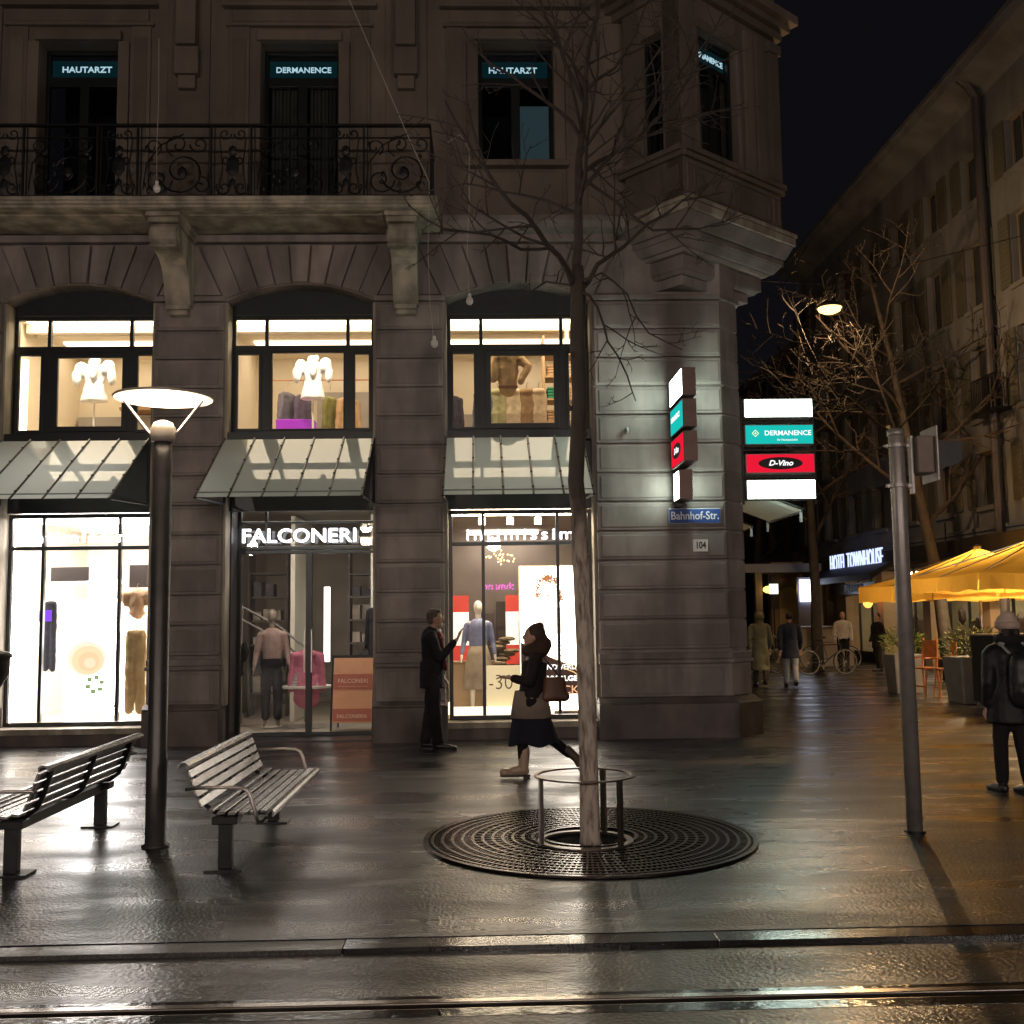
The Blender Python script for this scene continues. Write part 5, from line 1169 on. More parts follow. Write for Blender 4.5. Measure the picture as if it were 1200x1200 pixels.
text('hotel_lettering', 'HOTEL TOWNHOUSE', .80, HL, FL(11.88, 33.6, 3.24), None, -.008, .02, sx=.58, space=1.06, label='glowing blue white hotel name lettering over the hotel entrance', cat='sign')
text('hotel_lettering', 'PALAVRION', .34, mat('faint_text', (.3, .26, .22), .6), FL(11.80, 33.6, 2.38), None, .004, .01, sx=.9, label='faint small lettering on the dark board under the hotel letters', cat='sign')
mb = MB(); mb.box(11.82, 11.86, 31.8, 35.9, 2.2, 2.54); mb.build('dark_name_board', BLACKM, label='dark name board hanging under the hotel awning', cat='sign board')
# arched niche in the far pier
NICHE = mat('niche_plaster', (.62, .44, .2), .8, noise=(2, .1))
mb = MB(Matrix.Translation((11.9, YB + 1.4, 0))); 
prof = [(-.42, .02), (-.42, 2.2)] + [(-.42 * math.cos(R(a)), 2.2 + .42 * math.sin(R(a))) for a in range(20, 180, 20)] + [(.42, 2.2), (.42, .02)]
mb.extr(prof, -.05, .05, axis='y'); hp(mb, 'arched_niche', NICHE)
mb = MB(); mb.box(11.2, 12.48, YB + 1.46, YB + 1.9, 0, 3.6); hp(mb, 'entrance_wall', mat('hotel_stone', (.38, .27, .16), .8))
mb = MB(); mb.tube([(12.28, 24.8, 0), (12.28, 24.8, 14.2), (12.1, 24.8, 14.5), (11.8, 24.8, 14.75)], .11, 10); hp(mb, 'downpipe', mat('pipe_dark', (.05, .045, .05), .5))
# wall lamp orange + lectern
mb = MB(); mb.ball((12.1, 33.2, 1.95), (.16, .16, .2), 2); mb.box(12.1, 12.5, 33.18, 33.22, 1.95, 2.0); mb.build('wall_lantern', emis('orange_lantern', (1, .35, .06), 3.0), label='round orange wall lantern beside the hotel entrance', cat='lantern')
o = empty('entrance_counter', (10.9, 32.6, 0), 'pale boxy reception counter outside the hotel entrance', 'counter')
mb = MB(); mb.box(-1.35, .35, -.4, .4, 0, 1.18); mb.build('body', mat('counter_beige', (.30, .24, .18), .6, noise=(2, .15)), o, bevel=.02); mb = MB(); mb.box(-1.4, .4, -.45, .45, 1.182, 1.22); mb.build('top', mat('counter_top', (.35, .3, .25), .4), o)

# far buildings down the street
FARM = mat('far_plaster', (.20, .165, .13), .9, noise=(.5, .2))
def far_building(x0, x1, y0, y1, h, face, label, mt=FARM, wcol=(.025, .03, .035), lit=0):
    o = empty('far_building', (x0, y0, 0), label, 'building', 'dark buildings closing the side street'); M = Matrix.Translation((-x0, -y0, 0))
    mb = MB(M); mb.box(x0, x1, y0, y1, 0, h); mb.box(x0 - .25, x1 + .25, y0 - .25, y1 + .25, h, h + .35); mb.box(x0 - .06, x1 + .06, y0 - .06, y1 + .06, 3.6, 3.8); mb.build('wall', mt, o)
    mb = MB(M); cxm, cym = (x0 + x1) / 2, (y0 + y1) / 2; mb.prism([(x0, y0), (x1, y0), (x1, y1), (x0, y1)], h + .36, h + 3, [(cxm - 1, cym - 1), (cxm + 1, cym - 1), (cxm + 1, cym + 1), (cxm - 1, cym + 1)]); mb.build('roof', mat('dark_tiles', (.03, .025, .025), .7), o)
    n = 0
    for fl in range(int((h - 3.5) / 3)):
        z = 4.4 + fl * 3
        if face in ('front', 'both'):
            x = x0 + .8
            while x < x1 - 1.2:
                mb = MB(M); mb.box(x, x + 1, y0 - .04, y0 + .05, z, z + 1.7); mb.box(x - .12, x + 1.12, y0 - .12, y0 - .05, z - .15, z); w_ = mb.build('window', mat('far_window', wcol, .3), o); x += 2.1
        if face in ('left', 'both'):
            y = y0 + .8
            while y < y1 - 1.2:
                mb = MB(M); mb.box(x0 - .04, x0 + .05, y, y + 1, z, z + 1.7); mb.box(x0 - .12, x0 - .05, y - .12, y + 1.12, z - .15, z); mb.build('window', mat('far_window', wcol, .3), o); y += 2.3
    mb = MB(M)
    if face in ('front', 'both'):
        x = x0 + .4
        while x < x1 - 1.6: mb.box(x, x + 1.4, y0 - .03, y0 + .02, .1, 2.8); x += 2.2
    if face in ('left', 'both'):
        y = y0 + .4
        while y < y1 - 1.6: mb.box(x0 - .03, x0 + .02, y, y + 1.5, .1, 2.8); y += 2.4
    mb.build('shopfront', mat('far_window', wcol, .3), o)
    return o
far_building(13.2, 24, 43.0, 60, 12.5, 'both', 'dark four storey building just beyond the hotel')
far_building(13.8, 26, 61.5, 80, 14, 'both', 'dim building farther down the side street')
far_building(2.0, 24, 84, 95, 15, 'front', 'dark building closing the end of the side street')
# lit screen, small signs far down
o = empty('advertising_column', (10.83, 35.1, 0), 'tall stand with a bright blue white screen down the side street', 'sign')
mb = MB(); mb.box(-.30, .30, -.09, -.02, 2.0, 2.72); mb.build('lit_panel', emis('blue_white_screen', (.72, .80, 1.0), 5.0), o)
mb = MB(); mb.box(-.36, .36, 0, .12, 0, 1.90); mb.box(-.36, .36, .0, .14, 1.901, 2.8); mb.build('stand', mat('stand_grey', (.16, .15, .18), .3), o)
o = empty('small_sign', (9.92, 36, 0), 'small soft white sign left of the blue white screen', 'sign'); mb = MB(); mb.box(-.14, .15, 0, .06, 2.28, 2.62); mb.build('lit_face', emis('soft_white_sign', (.95, .9, .8), 1.6), o); mb = MB(); mb.box(-.02, .02, .061, .1, 0, 2.95); mb.build('post', BLACKM, o)
o = empty('amber_lamp', (10.0, 36.9, 0), 'small amber lamp under the shelter roof behind the walking couple', 'lamp'); mb = MB(); mb.ball((0, 0, 2.45), (.22, .1, .13), 2); mb.build('globe', emis('amber_small', (1, .55, .10), 3.5), o); mb = MB(); mb.box(-.02, .02, .0, .03, 2.55, 3.05); mb.build('rod', BLACKM, o)
o = empty('street_pavilion', (10.3, 38.0, 0), 'low flat roofed shelter across the end of the side street', 'shelter')
mb = MB(); mb.box(-2.3, 1.6, -1, 1, 3.05, 3.35); mb.build('roof', mat('shelter_roof', (.28, .27, .25), .5), o)
for x in (-2.2, -.6, 1.5): mb = MB(); mb.box(x - .12, x + .12, -.9, -.66, 0, 3.05); mb.build('column', mat('shelter_col', (.22, .17, .10), .7), o)

# sodium lamp
o = empty('sodium_lamp', (7.48, 22.0, 8.05), 'glowing amber lamp hung on a cable above the side street', 'street lamp')
mb = MB(); mb.lathe([(.02, .20), (.16, .16), (.26, .09), (.28, .05), (.27, .04)], n=28, cap=False); mb.build('shade', POLE, o, smooth=True)
mb = MB(); mb.lathe([(.245, .045), (.22, -.02), (.12, -.07), (.01, -.08)], n=28); mb.build('bulb_glass', emis('sodium_glow', (1, .66, .20), 3.6), o, smooth=True)
light('sodium_light', 'POINT', (0, 0, -.25), 760, (1, .60, .27), o, .12)
mb = MB(); mb.tube([(-3.9, 1.2, 1.2), (0, 0, .55), (5.1, -1, 1.6)], .01, 5); mb.tube([(0, 0, .55), (0, 0, .18)], .012, 5); mb.build('cable', BLACKM, o)

# trees in the side street
def far_tree(x, y, h, seed, label, lean=(0, 0, 1), r=.11, dens=.75, fork=.35, maxl=3, nl=9, spread=.8):
    o = empty('street_tree', (x, y, 0), label, 'tree', 'bare trees in the side street'); rr = random.Random(seed)
    tp = limb_path((0, 0, 0), lean, h * .9, 9, .05, .04, rr); mb = MB(); mb.tube(tp, [r * (1 - .085 * i) for i in range(10)], 10); mb.build('trunk', TRUNKM if seed != 99 else BARK, o, smooth=True)
    mb = MB()
    for i in range(nl):
        t = fork + (.97 - fork) * i / nl; f = t * 9; j = min(8, int(f)); p = tp[j].lerp(tp[j + 1], f - j); a = i * 2.4 + rr.random()
        d = V((math.cos(a), math.sin(a), .55)); branch(mb, limb_path(p, d, h * (.46 - .22 * t), 6, .13, .06, rr), r * .42 * (1.1 - t), 0, rr, maxl, .05, dens, .006, spread)
    mb.build('crown', BARK, o)
far_tree(11.0, 25.0, 11.5, 3, 'bare tree rising through the yellow umbrellas', (-.06, 0, 1), .17, .62, .36)
far_tree(9.45, 30.0, 10.5, 5, 'bare tree by the bicycles left of the hotel sign', (-.02, 0, 1), .17, .55, .38)
def amber_tree():
    o = empty('street_tree', (9.15, 22.9, 0), 'low spreading bare tree behind the grey pole, its twigs catching the amber lamp light', 'tree', 'bare trees in the side street'); rr = random.Random(8)
    mb = MB(); mb.tube([(0, 0, 0), (.02, 0, 2), (-.02, 0, 4), (-.08, 0, 5.2), (-.2, -.05, 5.7)], [.10, .08, .07, .065, .045], 10); mb.build('trunk', TRUNKM, o, smooth=True)
    M = Matrix.Translation((-9.15, -22.9, 0)); mb = MB(M)
    for pts, r0 in (([(1052, 512, 22.9), (1010, 480, 22.6), (980, 462, 22.3), (945, 400, 21.8), (915, 330, 21.4)], .05), ([(1010, 480, 22.6), (965, 475, 22.2), (920, 455, 21.6), (890, 430, 21)], .035),
                    ([(1052, 512, 22.9), (1030, 450, 23), (1020, 400, 23.2), (990, 350, 23.4)], .035), ([(985, 468, 22.4), (1000, 420, 22), (1015, 380, 21.8)], .025), ([(950, 465, 22), (930, 490, 21.6), (900, 470, 21.2), (880, 480, 21)], .022),
                    ([(1050, 520, 22.9), (1000, 530, 22.6), (960, 520, 22.4)], .02), ([(1050, 540, 22.9), (1085, 560, 22.7), (1110, 530, 22.5)], .02), ([(1055, 500, 22.9), (1100, 450, 23.2), (1140, 400, 23.5)], .03)):
        P = [ppx(*p) for p in pts]; branch(mb, [q for a, b in zip(P, P[1:]) for q in (a, a.lerp(b, .5) + V((0, 0, rr.uniform(-.1, .1))))] + [P[-1]], r0 * .75, 0, rr, 3, .04, .95, .0035, .85)
    mb.build('crown', mat('wet_twig', (.012, .010, .009), .8, spec=.2, noise=(14, .3)), o)
amber_tree()
far_tree(11.6, 45.0, 14, 15, 'tall faint bare tree far down the side street', (0, 0, 1), .2, .4, .3, 3, 9)
far_tree(9.0, 56.0, 16, 21, 'farthest bare tree against the night sky', (0, 0, 1), .2, .4, .3, 3, 9)

# ---- umbrellas
YEL = mat('yellow_canvas', (.78, .36, .045), .75, noise=(3, .08), bump=(25, .2, .01)); 
def canvas():
    m = bpy.data.materials.new('umbrella_canvas'); m.use_nodes = True; n = m.node_tree.nodes; l = m.node_tree.links; n.remove(n['Principled BSDF'])
    d = n.new('ShaderNodeBsdfDiffuse'); d.inputs[0].default_value = (.88, .55, .10, 1); t = n.new('ShaderNodeBsdfTranslucent'); t.inputs[0].default_value = (.88, .50, .08, 1)
    x = n.new('ShaderNodeMixShader'); x.inputs[0].default_value = .38; l.new(d.outputs[0], x.inputs[1]); l.new(t.outputs[0], x.inputs[2]); l.new(x.outputs[0], n['Material Output'].inputs[0]); return m
YEL = canvas()
def umbrella(cx, cy, hx, hy, zb, zt, zp, label):
    o = empty('parasol', (cx, cy, 0), label, 'parasol', 'large yellow parasols over the terrace'); K = 6
    def edge(i):
        c = [(-hx, hy), (-hx, -hy), (hx, -hy), (hx, hy)]; return c[i % 4]
    mb = MB()
    for i in range(4):
        a, b = V(edge(i)), V(edge(i + 1))
        for k in range(K):
            p, q = a.lerp(b, k / K), a.lerp(b, (k + 1) / K); N = 5; prev = None
            for j in range(N + 1):
                t = j / N; sag = -.10 * math.sin(math.pi * t)
                row = [(p.x * (1 - t), p.y * (1 - t), zt + (zp - zt) * t + sag - .03 * math.sin(math.pi * k / K) * (1 - t)), (q.x * (1 - t), q.y * (1 - t), zt + (zp - zt) * t + sag - .03 * math.sin(math.pi * (k + 1) / K) * (1 - t))]
                if prev: mb.poly([prev[0], prev[1], row[1], row[0]]) if j < N else mb.poly([prev[0], prev[1], row[0]])
                prev = row
    mb.build('canopy', YEL, o)
    for i in range(4):
        a, b = V(edge(i)), V(edge(i + 1)); mb = MB()
        for h_ in range(2):
            t0, t1 = h_ * .5 + .004, h_ * .5 + .496; n_ = 10; prev = None
            for k in range(n_ + 1):
                t = t0 + (t1 - t0) * k / n_; p = a.lerp(b, t) * (1 + .006 * math.sin(k * 1.7)); zz_ = zt - .03 * math.sin(math.pi * t); w_ = .012 * math.sin(k * 2.1)
                cur = [(p.x, p.y, zz_), (p.x * (1.0 + w_), p.y * (1.0 + w_), zb + .02 * math.sin(k))]
                if prev: mb.poly([prev[0], cur[0], cur[1], prev[1]])
                prev = cur
        mb.build('valance', YEL, o)
    mb = MB(); mb.tube([(0, 0, .05), (0, 0, zp + .03)], .035, 12); mb.lathe([(.07, zp - .02), (.09, zp + .02), (.03, zp + .07)], n=16); mb.box(-.35, .35, -.35, .35, 0, .07); mb.build('pole', TUBE, o)
    for i in range(8):
        c = [(-hx, hy), (-hx, 0), (-hx, -hy), (0, -hy), (hx, -hy), (hx, 0), (hx, hy), (0, hy)][i]; mb = MB(); mb.tube([(0, 0, zp - .05), (c[0] * .98, c[1] * .98, zt - .02)], .013, 5); mb.build('rib', TUBE, o)
    return o
umbrella(10.95, 23.2, 1.95, 2.1, 1.86, 2.22, 3.02, 'yellow parasol nearest the hotel letters, partly behind the grey pole')
umbrella(10.35, 19.25, 2.05, 1.62, 1.98, 2.27, 3.05, 'yellow parasol in front at the right edge, above the woman with the beanie')
# warm lamps of the terrace (under the parasols)
for i, (x, y, z) in enumerate(((10.95, 23.2, 2.55), (10.35, 19.4, 2.6))):
    o = empty('heater_lamp', (x + .2, y, z), ('warm lamp under the far parasol', 'warm lamp under the near parasol')[i], 'lamp'); mb = MB(); mb.box(-.25, .25, -.03, .03, 0, .05); mb.build('tube', emis('terrace_lamp', (1, .8, .5), 8), o)
    mb = MB(); mb.box(-.27, .27, -.04, .04, .052, .08); mb.build('housing', BLACKM, o)
    light('terrace_light', 'POINT', (0, 0, -.1), 330, (1, .74, .44), o, .15)

# planters with shrubs
LEAF = mat('shrub_leaf', (.20, .25, .05), .6, noise=(6, .5))
def planter(x, y, w, d, h, seed, label, rz=0):
    o = empty('planter', (x, y, 0), label, 'planter', 'grey planters with shrubs on the terrace', rz); rr = random.Random(seed)
    mb = MB(); mb.prism([(-w * .42, -d * .42), (w * .42, -d * .42), (w * .42, d * .42), (-w * .42, d * .42)], 0, h, [(-w / 2, -d / 2), (w / 2, -d / 2), (w / 2, d / 2), (-w / 2, d / 2)]); mb.build('box', mat('planter_grey', (.26, .24, .22), .6, noise=(3, .2)), o, bevel=.015)
    mb = MB()
    for i in range(520):
        a = rr.uniform(0, 6.28); r_ = math.sqrt(rr.random()); zz_ = rr.random() ** .8; c = V((math.cos(a) * r_ * w * .66, math.sin(a) * r_ * d * .66, h + zz_ * .62 * (1.05 - .5 * r_)))
        dr = V((math.cos(a) * .8, math.sin(a) * .8, rr.uniform(.1, 1))).normalized() * rr.uniform(.06, .12); sd_ = dr.orthogonal().normalized(); sd_.rotate(Quaternion(dr, rr.uniform(0, 6))); sd_ *= .014
        mb.poly([c, c + dr * .5 + sd_, c + dr, c + dr * .5 - sd_])
    mb.build('foliage', LEAF, o)
    mb = MB()
    for i in range(14): a = rr.uniform(0, 6.28); mb.tube([(0, 0, h - .05), (math.cos(a) * w * .25, math.sin(a) * d * .25, h + .25), (math.cos(a) * w * .5, math.sin(a) * d * .5, h + rr.uniform(.3, .55))], .007, 4)
    mb.build('stem', BARK, o)
planter(8.55, 21.6, .62, .62, .78, 3, 'grey planter with feathery green shrub left of the grey pole')
planter(8.80, 19.1, .78, .75, .82, 4, 'grey planter with feathery green shrub between the pole and the black cart')
# orange high chairs
def high_chair(x, y, rz, label):
    o = empty('high_chair', (x, y, 0), label, 'chair', 'orange wooden high chairs', rz); wd = mat('orange_wood', (.62, .22, .06), .5, noise=(8, .2))
    for s in (-1, 1):
        mb = MB(); mb.tube([(-.17, s * .2, 0), (-.12, s * .19, .55), (-.16, s * .18, 1.12)], .018, 6); mb.build('leg', wd, o); mb = MB(); mb.tube([(.20, s * .2, 0), (.13, s * .19, .55)], .018, 6); mb.build('leg', wd, o)
        mb = MB(); mb.tube([(-.14, s * .2, .75), (.17, s * .2, .75)], .014, 6); mb.build('armrest', wd, o)
    mb = MB(); mb.box(-.16, .17, -.18, .18, .54, .57); mb.build('seat', wd, o); mb = MB(); mb.box(-.165, -.145, -.18, .18, .72, 1.08); mb.build('backrest', wd, o); mb = MB(); mb.box(.16, .18, -.17, .17, .2, .23); mb.build('footrest', wd, o)
high_chair(8.5, 20.45, R(200), 'orange wooden high chair folded beside the grey pole, left one')
high_chair(8.72, 20.0, R(170), 'orange wooden high chair just right of the grey pole')
# black cart
o = empty('service_cart', (8.75, 17.75, 0), 'black boxy service cart on castors right of the planters', 'cart', None, R(8))
mb = MB(); mb.box(-.42, .42, -.32, .32, .12, 1.22); mb.build('body', mat('cart_black', (.030, .028, .028), .45, noise=(4, .25)), o, bevel=.015); mb = MB(); mb.box(-.45, .45, -.35, .35, 1.222, 1.25); mb.build('top', mat('cart_top', (.3, .27, .23), .35), o, bevel=.006)
for sx in (-.34, .34):
    for sy in (-.25, .25): mb = MB(Matrix.Translation((sx, sy, .055)) @ Matrix.Rotation(R(90), 4, 'X')); mb.lathe([(.055, -.018), (.055, .018)], n=16); mb.build('castor', STEEL, o)
mb = MB(); mb.lathe([(.035, 0), (.035, .12), (.015, .16), (.015, .2)], 8.82, 17.7, 14); b_ = mb.build('bottle', mat('bottle', (.7, .65, .55), .3), label='pale bottle standing on the black service cart', cat='bottle'); b_.location.z = 1.252
# bicycles
def bicycle(x, y, rz, label, col=(.02, .02, .02)):
    o = empty('bicycle', (x, y, 0), label, 'bicycle', 'bicycles parked by the hotel corner', rz); fm = mat('bike_%s' % (int(col[0] * 99)), col, .35)
    for wx in (-.52, .52):
        M = Matrix.Translation((wx, 0, .34)) @ Matrix.Rotation(R(90), 4, 'X'); mb = MB(M); mb.ring(.315, .34, -.016, .016, n=36); w_ = mb.build('wheel', mat('rubber', (.015, .015, .015), .7), o)
        mb = MB(M); mb.ring(.298, .313, -.01, .01, n=36)
        for k in range(14): a = k * math.pi / 7; mb.tube([(0, 0, 0), (.3 * math.cos(a), .3 * math.sin(a), 0)], .003, 3)
        mb.lathe([(.025, -.03), (.025, .03)], n=10); mb.build('rim', STEEL, w_)
    mb = MB(); bb = (-.08, 0, .30); st = (-.2, 0, .78); hd = (.36, 0, .80); hl = (.40, 0, .66)
    for a, b in ((bb, st), (st, hd), (bb, hl), (bb, (-.52, 0, .34)), (st, (-.52, 0, .34)), ((.34, 0, .9), (.52, 0, .34))): mb.tube([a, b], .016, 6)
    mb.build('frame', fm, o); mb = MB(); mb.ball((-.23, 0, .92), (.14, .07, .035), 2); mb.tube([(-.2, 0, .78), (-.22, 0, .9)], .012, 5); mb.build('saddle', BLACKM, o)
    mb = MB(); mb.tube([(.2, -.27, .98), (.33, -.2, 1.0), (.36, 0, .98), (.33, .2, 1.0), (.2, .27, .98)], .012, 6); mb.tube([(.36, 0, .98), (.345, 0, .88)], .013, 6); mb.build('handlebar', STEEL, o)
    mb = MB(Matrix.Translation((-.08, .05, .30)) @ Matrix.Rotation(R(90), 4, 'X')); mb.ring(.07, .09, -.004, .004, n=20); mb.box(-.008, .008, -.16, 0, -.01, .01); mb.build('crank', STEEL, o)
bicycle(9.05, 28.0, R(8), 'dark bicycle side on, right of the walker in the navy jacket'); bicycle(7.55, 28.8, R(25), 'dark bicycle half hidden between the walking couple')
bicycle(10.0, 30.6, R(-15), 'grey bicycle leaning before the reception counter', (.10, .1, .1)); bicycle(8.0, 30.6, R(-40), 'dark bicycle farthest back behind the others', (.04, .03, .03))

# ================================================================ PEOPLE
def head(o, P, s, hair, skin=SKIN, yaw=0, hairstyle='short', name='head', look=V((1, 0, 0))):
    """P = head centre; returns prims for the body skin; face looks along +x of the local frame"""
    return [('e', P, (.092 * s, .074 * s, .112 * s)), ('e', P + V((.03, 0, -.045)) * s, (.060 * s, .054 * s, .065 * s)), ('e', P + V((.102, 0, -.012)) * s, (.020 * s, .012 * s, .022 * s)),
            ('e', P + V((.085, 0, -.055)) * s, (.016 * s, .026 * s, .010 * s)), ('e', P + V((.075, 0, -.09)) * s, (.026 * s, .026 * s, .022 * s)),
            ('e', P + V((-.005, .078, -.015)) * s, (.022 * s, .010 * s, .032 * s)), ('e', P + V((-.005, -.078, -.015)) * s, (.022 * s, .010 * s, .032 * s))]
def hand(wr, d, up, s=1.0, curl=.35):
    """palm, four unequal fingers, thumb off the side; d = direction, up = back of the hand"""
    d = V(d).normalized(); up = V(up); up = (up - d * up.dot(d)).normalized(); sd_ = d.cross(up); wr = V(wr); pr = [('c', wr, wr + d * .075 * s, .026 * s, .034 * s, .62)]
    for k, L in enumerate((.068, .078, .073, .056)):
        b = wr + d * .085 * s + sd_ * (.03 - .02 * k) * s; m_ = b + (d - up * curl * .6).normalized() * L * .5 * s; t = m_ + (d - up * curl * 1.6).normalized() * L * .55 * s
        pr += [('c', b - d * .02 * s, m_, .0105 * s, .0095 * s), ('c', m_, t, .0095 * s, .0075 * s)]
    b = wr + d * .02 * s + sd_ * .03 * s; m_ = b + (d * .6 + sd_ * .8).normalized() * .04 * s; pr += [('c', b, m_, .013 * s, .011 * s), ('c', m_, m_ + (d + sd_ * .15).normalized() * .035 * s, .011 * s, .008 * s)]
    return pr
def eyes(o, P, s):
    mb = MB()
    for q in (-1, 1): mb.ball(P + V((.083, q * .030, .012)) * s, (.010 * s, .013 * s, .009 * s), 2)
    mb.build('eye', mat('eye_dark', (.02, .015, .01), .2), o, smooth=True)
def shoe(o, ankle, fwd, col, s=1, boot=False, tip=0, name='shoe', heel=0):
    f = V(fwd).normalized(); a = V(ankle); pr = [('c', a + f * -.025 + V((0, 0, -.012)), a + f * .15 + V((0, 0, -.028)), .040, .034, 1.1), ('e', a + f * .19 + V((0, 0, -.032)), (.052, .045, .028)), ('c', a + V((0, 0, .02)), a + V((0, 0, .04)), .042, .042)]
    if boot: pr += [('e', a + f * .185 + V((0, 0, -.020)), (.058, .048, .040)), ('c', a + V((0, 0, .0)), a + V((0, 0, .19)) - f * .01, .054, .062), ('c', a + f * .02, a + f * .10 + V((0, 0, -.01)), .05, .046)]
    ob = blob(name, pr, mat('shoe_%s' % int(col[0] * 99), col, .35), o, voxel=.008, it=2)
    n = 22; pts = []
    for k in range(n): t = 2 * math.pi * k / n; x = .083 + .155 * math.cos(t); pts.append((x, (.042 + .006 * math.cos(t)) * math.copysign(abs(math.sin(t)) ** .7, math.sin(t))))
    mb = MB(Matrix.Translation(a + V((0, 0, -.052))) @ Matrix.Rotation(math.atan2(f.y, f.x), 4, 'Z')); mb.prism(pts, -.016, .004)
    if heel: mb.box(-.065, .0, -.034, .034, -.016 - heel, -.0162)
    mb.build('sole', mat('sole', (.015, .012, .012), .5), ob); return ob
# -- man in dark jacket by the window (faces right)
o = empty('person', (-.62, 13.60, 0), 'grey haired man in dark jacket and red scarf raising one hand by the window', 'person')
Hp = V((.03, 0, 1.63))
pr = head(o, Hp, 1, None) + [('c', (.0, 0, 1.43), (.02, 0, 1.56), .058, .055), ('c', (0, 0, 1.05), (-.01, 0, 1.36), .14, .16, .7), ('c', (-.01, -.16, 1.41), (-.01, .16, 1.41), .06, .06),
     ('e', (0, 0, .96), (.12, .16, .12))]
for q, kx, fx in ((-1, .02, .06), (1, -.03, -.10)): pr += [('c', (0, q * .09, .92), (kx, q * .10, .50), .085, .058), ('c', (kx, q * .10, .50), (fx, q * .10, .10), .055, .038)]
pr += [('c', (0, -.20, 1.38), (.10, -.24, 1.14), .05, .042), ('c', (.10, -.24, 1.14), (.30, -.18, 1.36), .04, .028)] + hand((.32, -.17, 1.38), (.35, .1, .85), (-.9, 0, .4), 1, .3)
pr += [('c', (0, .20, 1.38), (-.02, .25, 1.12), .05, .042), ('c', (-.02, .25, 1.12), (.12, .20, .90), .04, .028)] + hand((.13, .20, .885), (.5, 0, -.8), (.8, 0, .5), 1, .5)
blob('body', pr, SKIN, o, voxel=.0095); eyes(o, Hp, 1)
pr = [('c', (-.01, 0, 1.02), (-.02, 0, 1.36), .165, .185, .72), ('c', (-.01, -.16, 1.41), (-.01, .16, 1.41), .075, .075), ('f', (-.01, 0, .76), (-.015, 0, 1.1), .19, .175, .85),
      ('c', (0, -.20, 1.38), (.10, -.24, 1.14), .068, .06), ('c', (.10, -.24, 1.14), (.27, -.19, 1.33), .058, .045), ('c', (0, .20, 1.38), (-.02, .25, 1.12), .068, .06), ('c', (-.02, .25, 1.12), (.10, .21, .93), .056, .044)]
blob('jacket', pr, cloth('suit', (.016, .014, .018)), o, noisy=.015)
pr = [('e', (0, 0, .93), (.135, .17, .13))]
for q, kx, fx in ((-1, .02, .06), (1, -.03, -.10)): pr += [('c', (0, q * .09, .90), (kx, q * .10, .50), .105, .085), ('c', (kx, q * .10, .50), (fx, q * .10, .12), .085, .075)]
blob('trousers', pr, cloth('trouser_dark', (.022, .019, .022)), o, noisy=.02)
blob('scarf', [('c', (.07, -.09, 1.42), (.10, .08, 1.40), .05, .05), ('c', (.10, -.03, 1.40), (.155, -.05, 1.02), .05, .055, .6), ('c', (-.03, -.09, 1.46), (-.03, .09, 1.46), .045, .045)], cloth('wine', (.13, .030, .035)), o, noisy=.01)
blob('shirt_collar', [('c', (.075, -.04, 1.475), (.085, .04, 1.475), .03, .03)], cloth('white', (.6, .58, .56)), o, voxel=.01)
blob('hair', [('e', Hp + V((-.025, 0, .035)), (.090, .084, .098)), ('e', Hp + V((.03, 0, .095)), (.055, .06, .03)), ('c', Hp + V((-.05, -.05, -.03)), Hp + V((-.05, .05, -.03)), .04, .04)], mat('hair_grey', (.10, .075, .06), .8, noise=(40, .4), bump=(60, .8, .01)), o, voxel=.010)
blob('beard', [('e', Hp + V((.060, 0, -.085)), (.045, .05, .035))], mat('beard_grey', (.32, .28, .25), .8), o, voxel=.009)
mb = MB(); 
for q in (-1, 1): mb.M = Matrix.Translation(Hp + V((.108, q * .033, .012))) @ Matrix.Rotation(R(90), 4, 'Y'); mb.ring(.020, .025, -.002, .002, n=18)
mb.M = Matrix.Identity(4); mb.tube([Hp + V((.108, -.055, .014)), Hp + V((.0, -.082, .012))], .003, 4); mb.tube([Hp + V((.108, .055, .014)), Hp + V((.0, .082, .012))], .003, 4); mb.build('glasses', TUBE, o)
shoe(o, (.06, -.10, .068), (1, -.12, 0), (.012, .01, .01)); shoe(o, (-.10, .10, .068), (1, .1, 0), (.012, .01, .01))

# -- woman striding left with scarf and shoulder bag
o = empty('person', (.50, 11.15, 0), 'woman striding left in a dark jacket, big brown scarf, midi skirt and tan boots', 'person', None, math.pi)
Hp = V((-.03, 0, 1.44)); J = dict
pr = head(o, Hp, .98, None) + [('c', (-.04, 0, 1.24), (-.035, 0, 1.38), .052, .05), ('c', (-.01, 0, .90), (-.045, 0, 1.18), .125, .14, .72), ('c', (-.05, -.14, 1.22), (-.05, .14, 1.22), .055, .055), ('e', (0, 0, .82), (.12, .16, .12))]
pr += [('c', (0, .08, .80), (.10, .08, .47), .085, .058), ('c', (.10, .08, .47), (.09, .07, .10), .055, .04)]          # front leg planted
pr += [('c', (0, -.08, .80), (-.13, -.08, .44), .085, .058), ('c', (-.13, -.08, .44), (-.40, -.08, .22), .055, .04)]   # rear leg pushed back
pr += [('c', (-.04, .17, 1.19), (.02, .20, .98), .045, .038), ('c', (.02, .20, .98), (.20, .15, 1.02), .036, .026)] + hand((.215, .145, 1.02), (.9, -.1, .15), (0, 0, 1), .92, .5)
pr += [('c', (-.04, -.17, 1.19), (-.14, -.21, .98), .045, .038), ('c', (-.14, -.21, .98), (-.10, -.20, .80), .036, .026)] + hand((-.10, -.20, .79), (.2, 0, -.9), (1, 0, 0), .92, .5)
blob('body', pr, SKIN, o, voxel=.0095); eyes(o, Hp, .98)
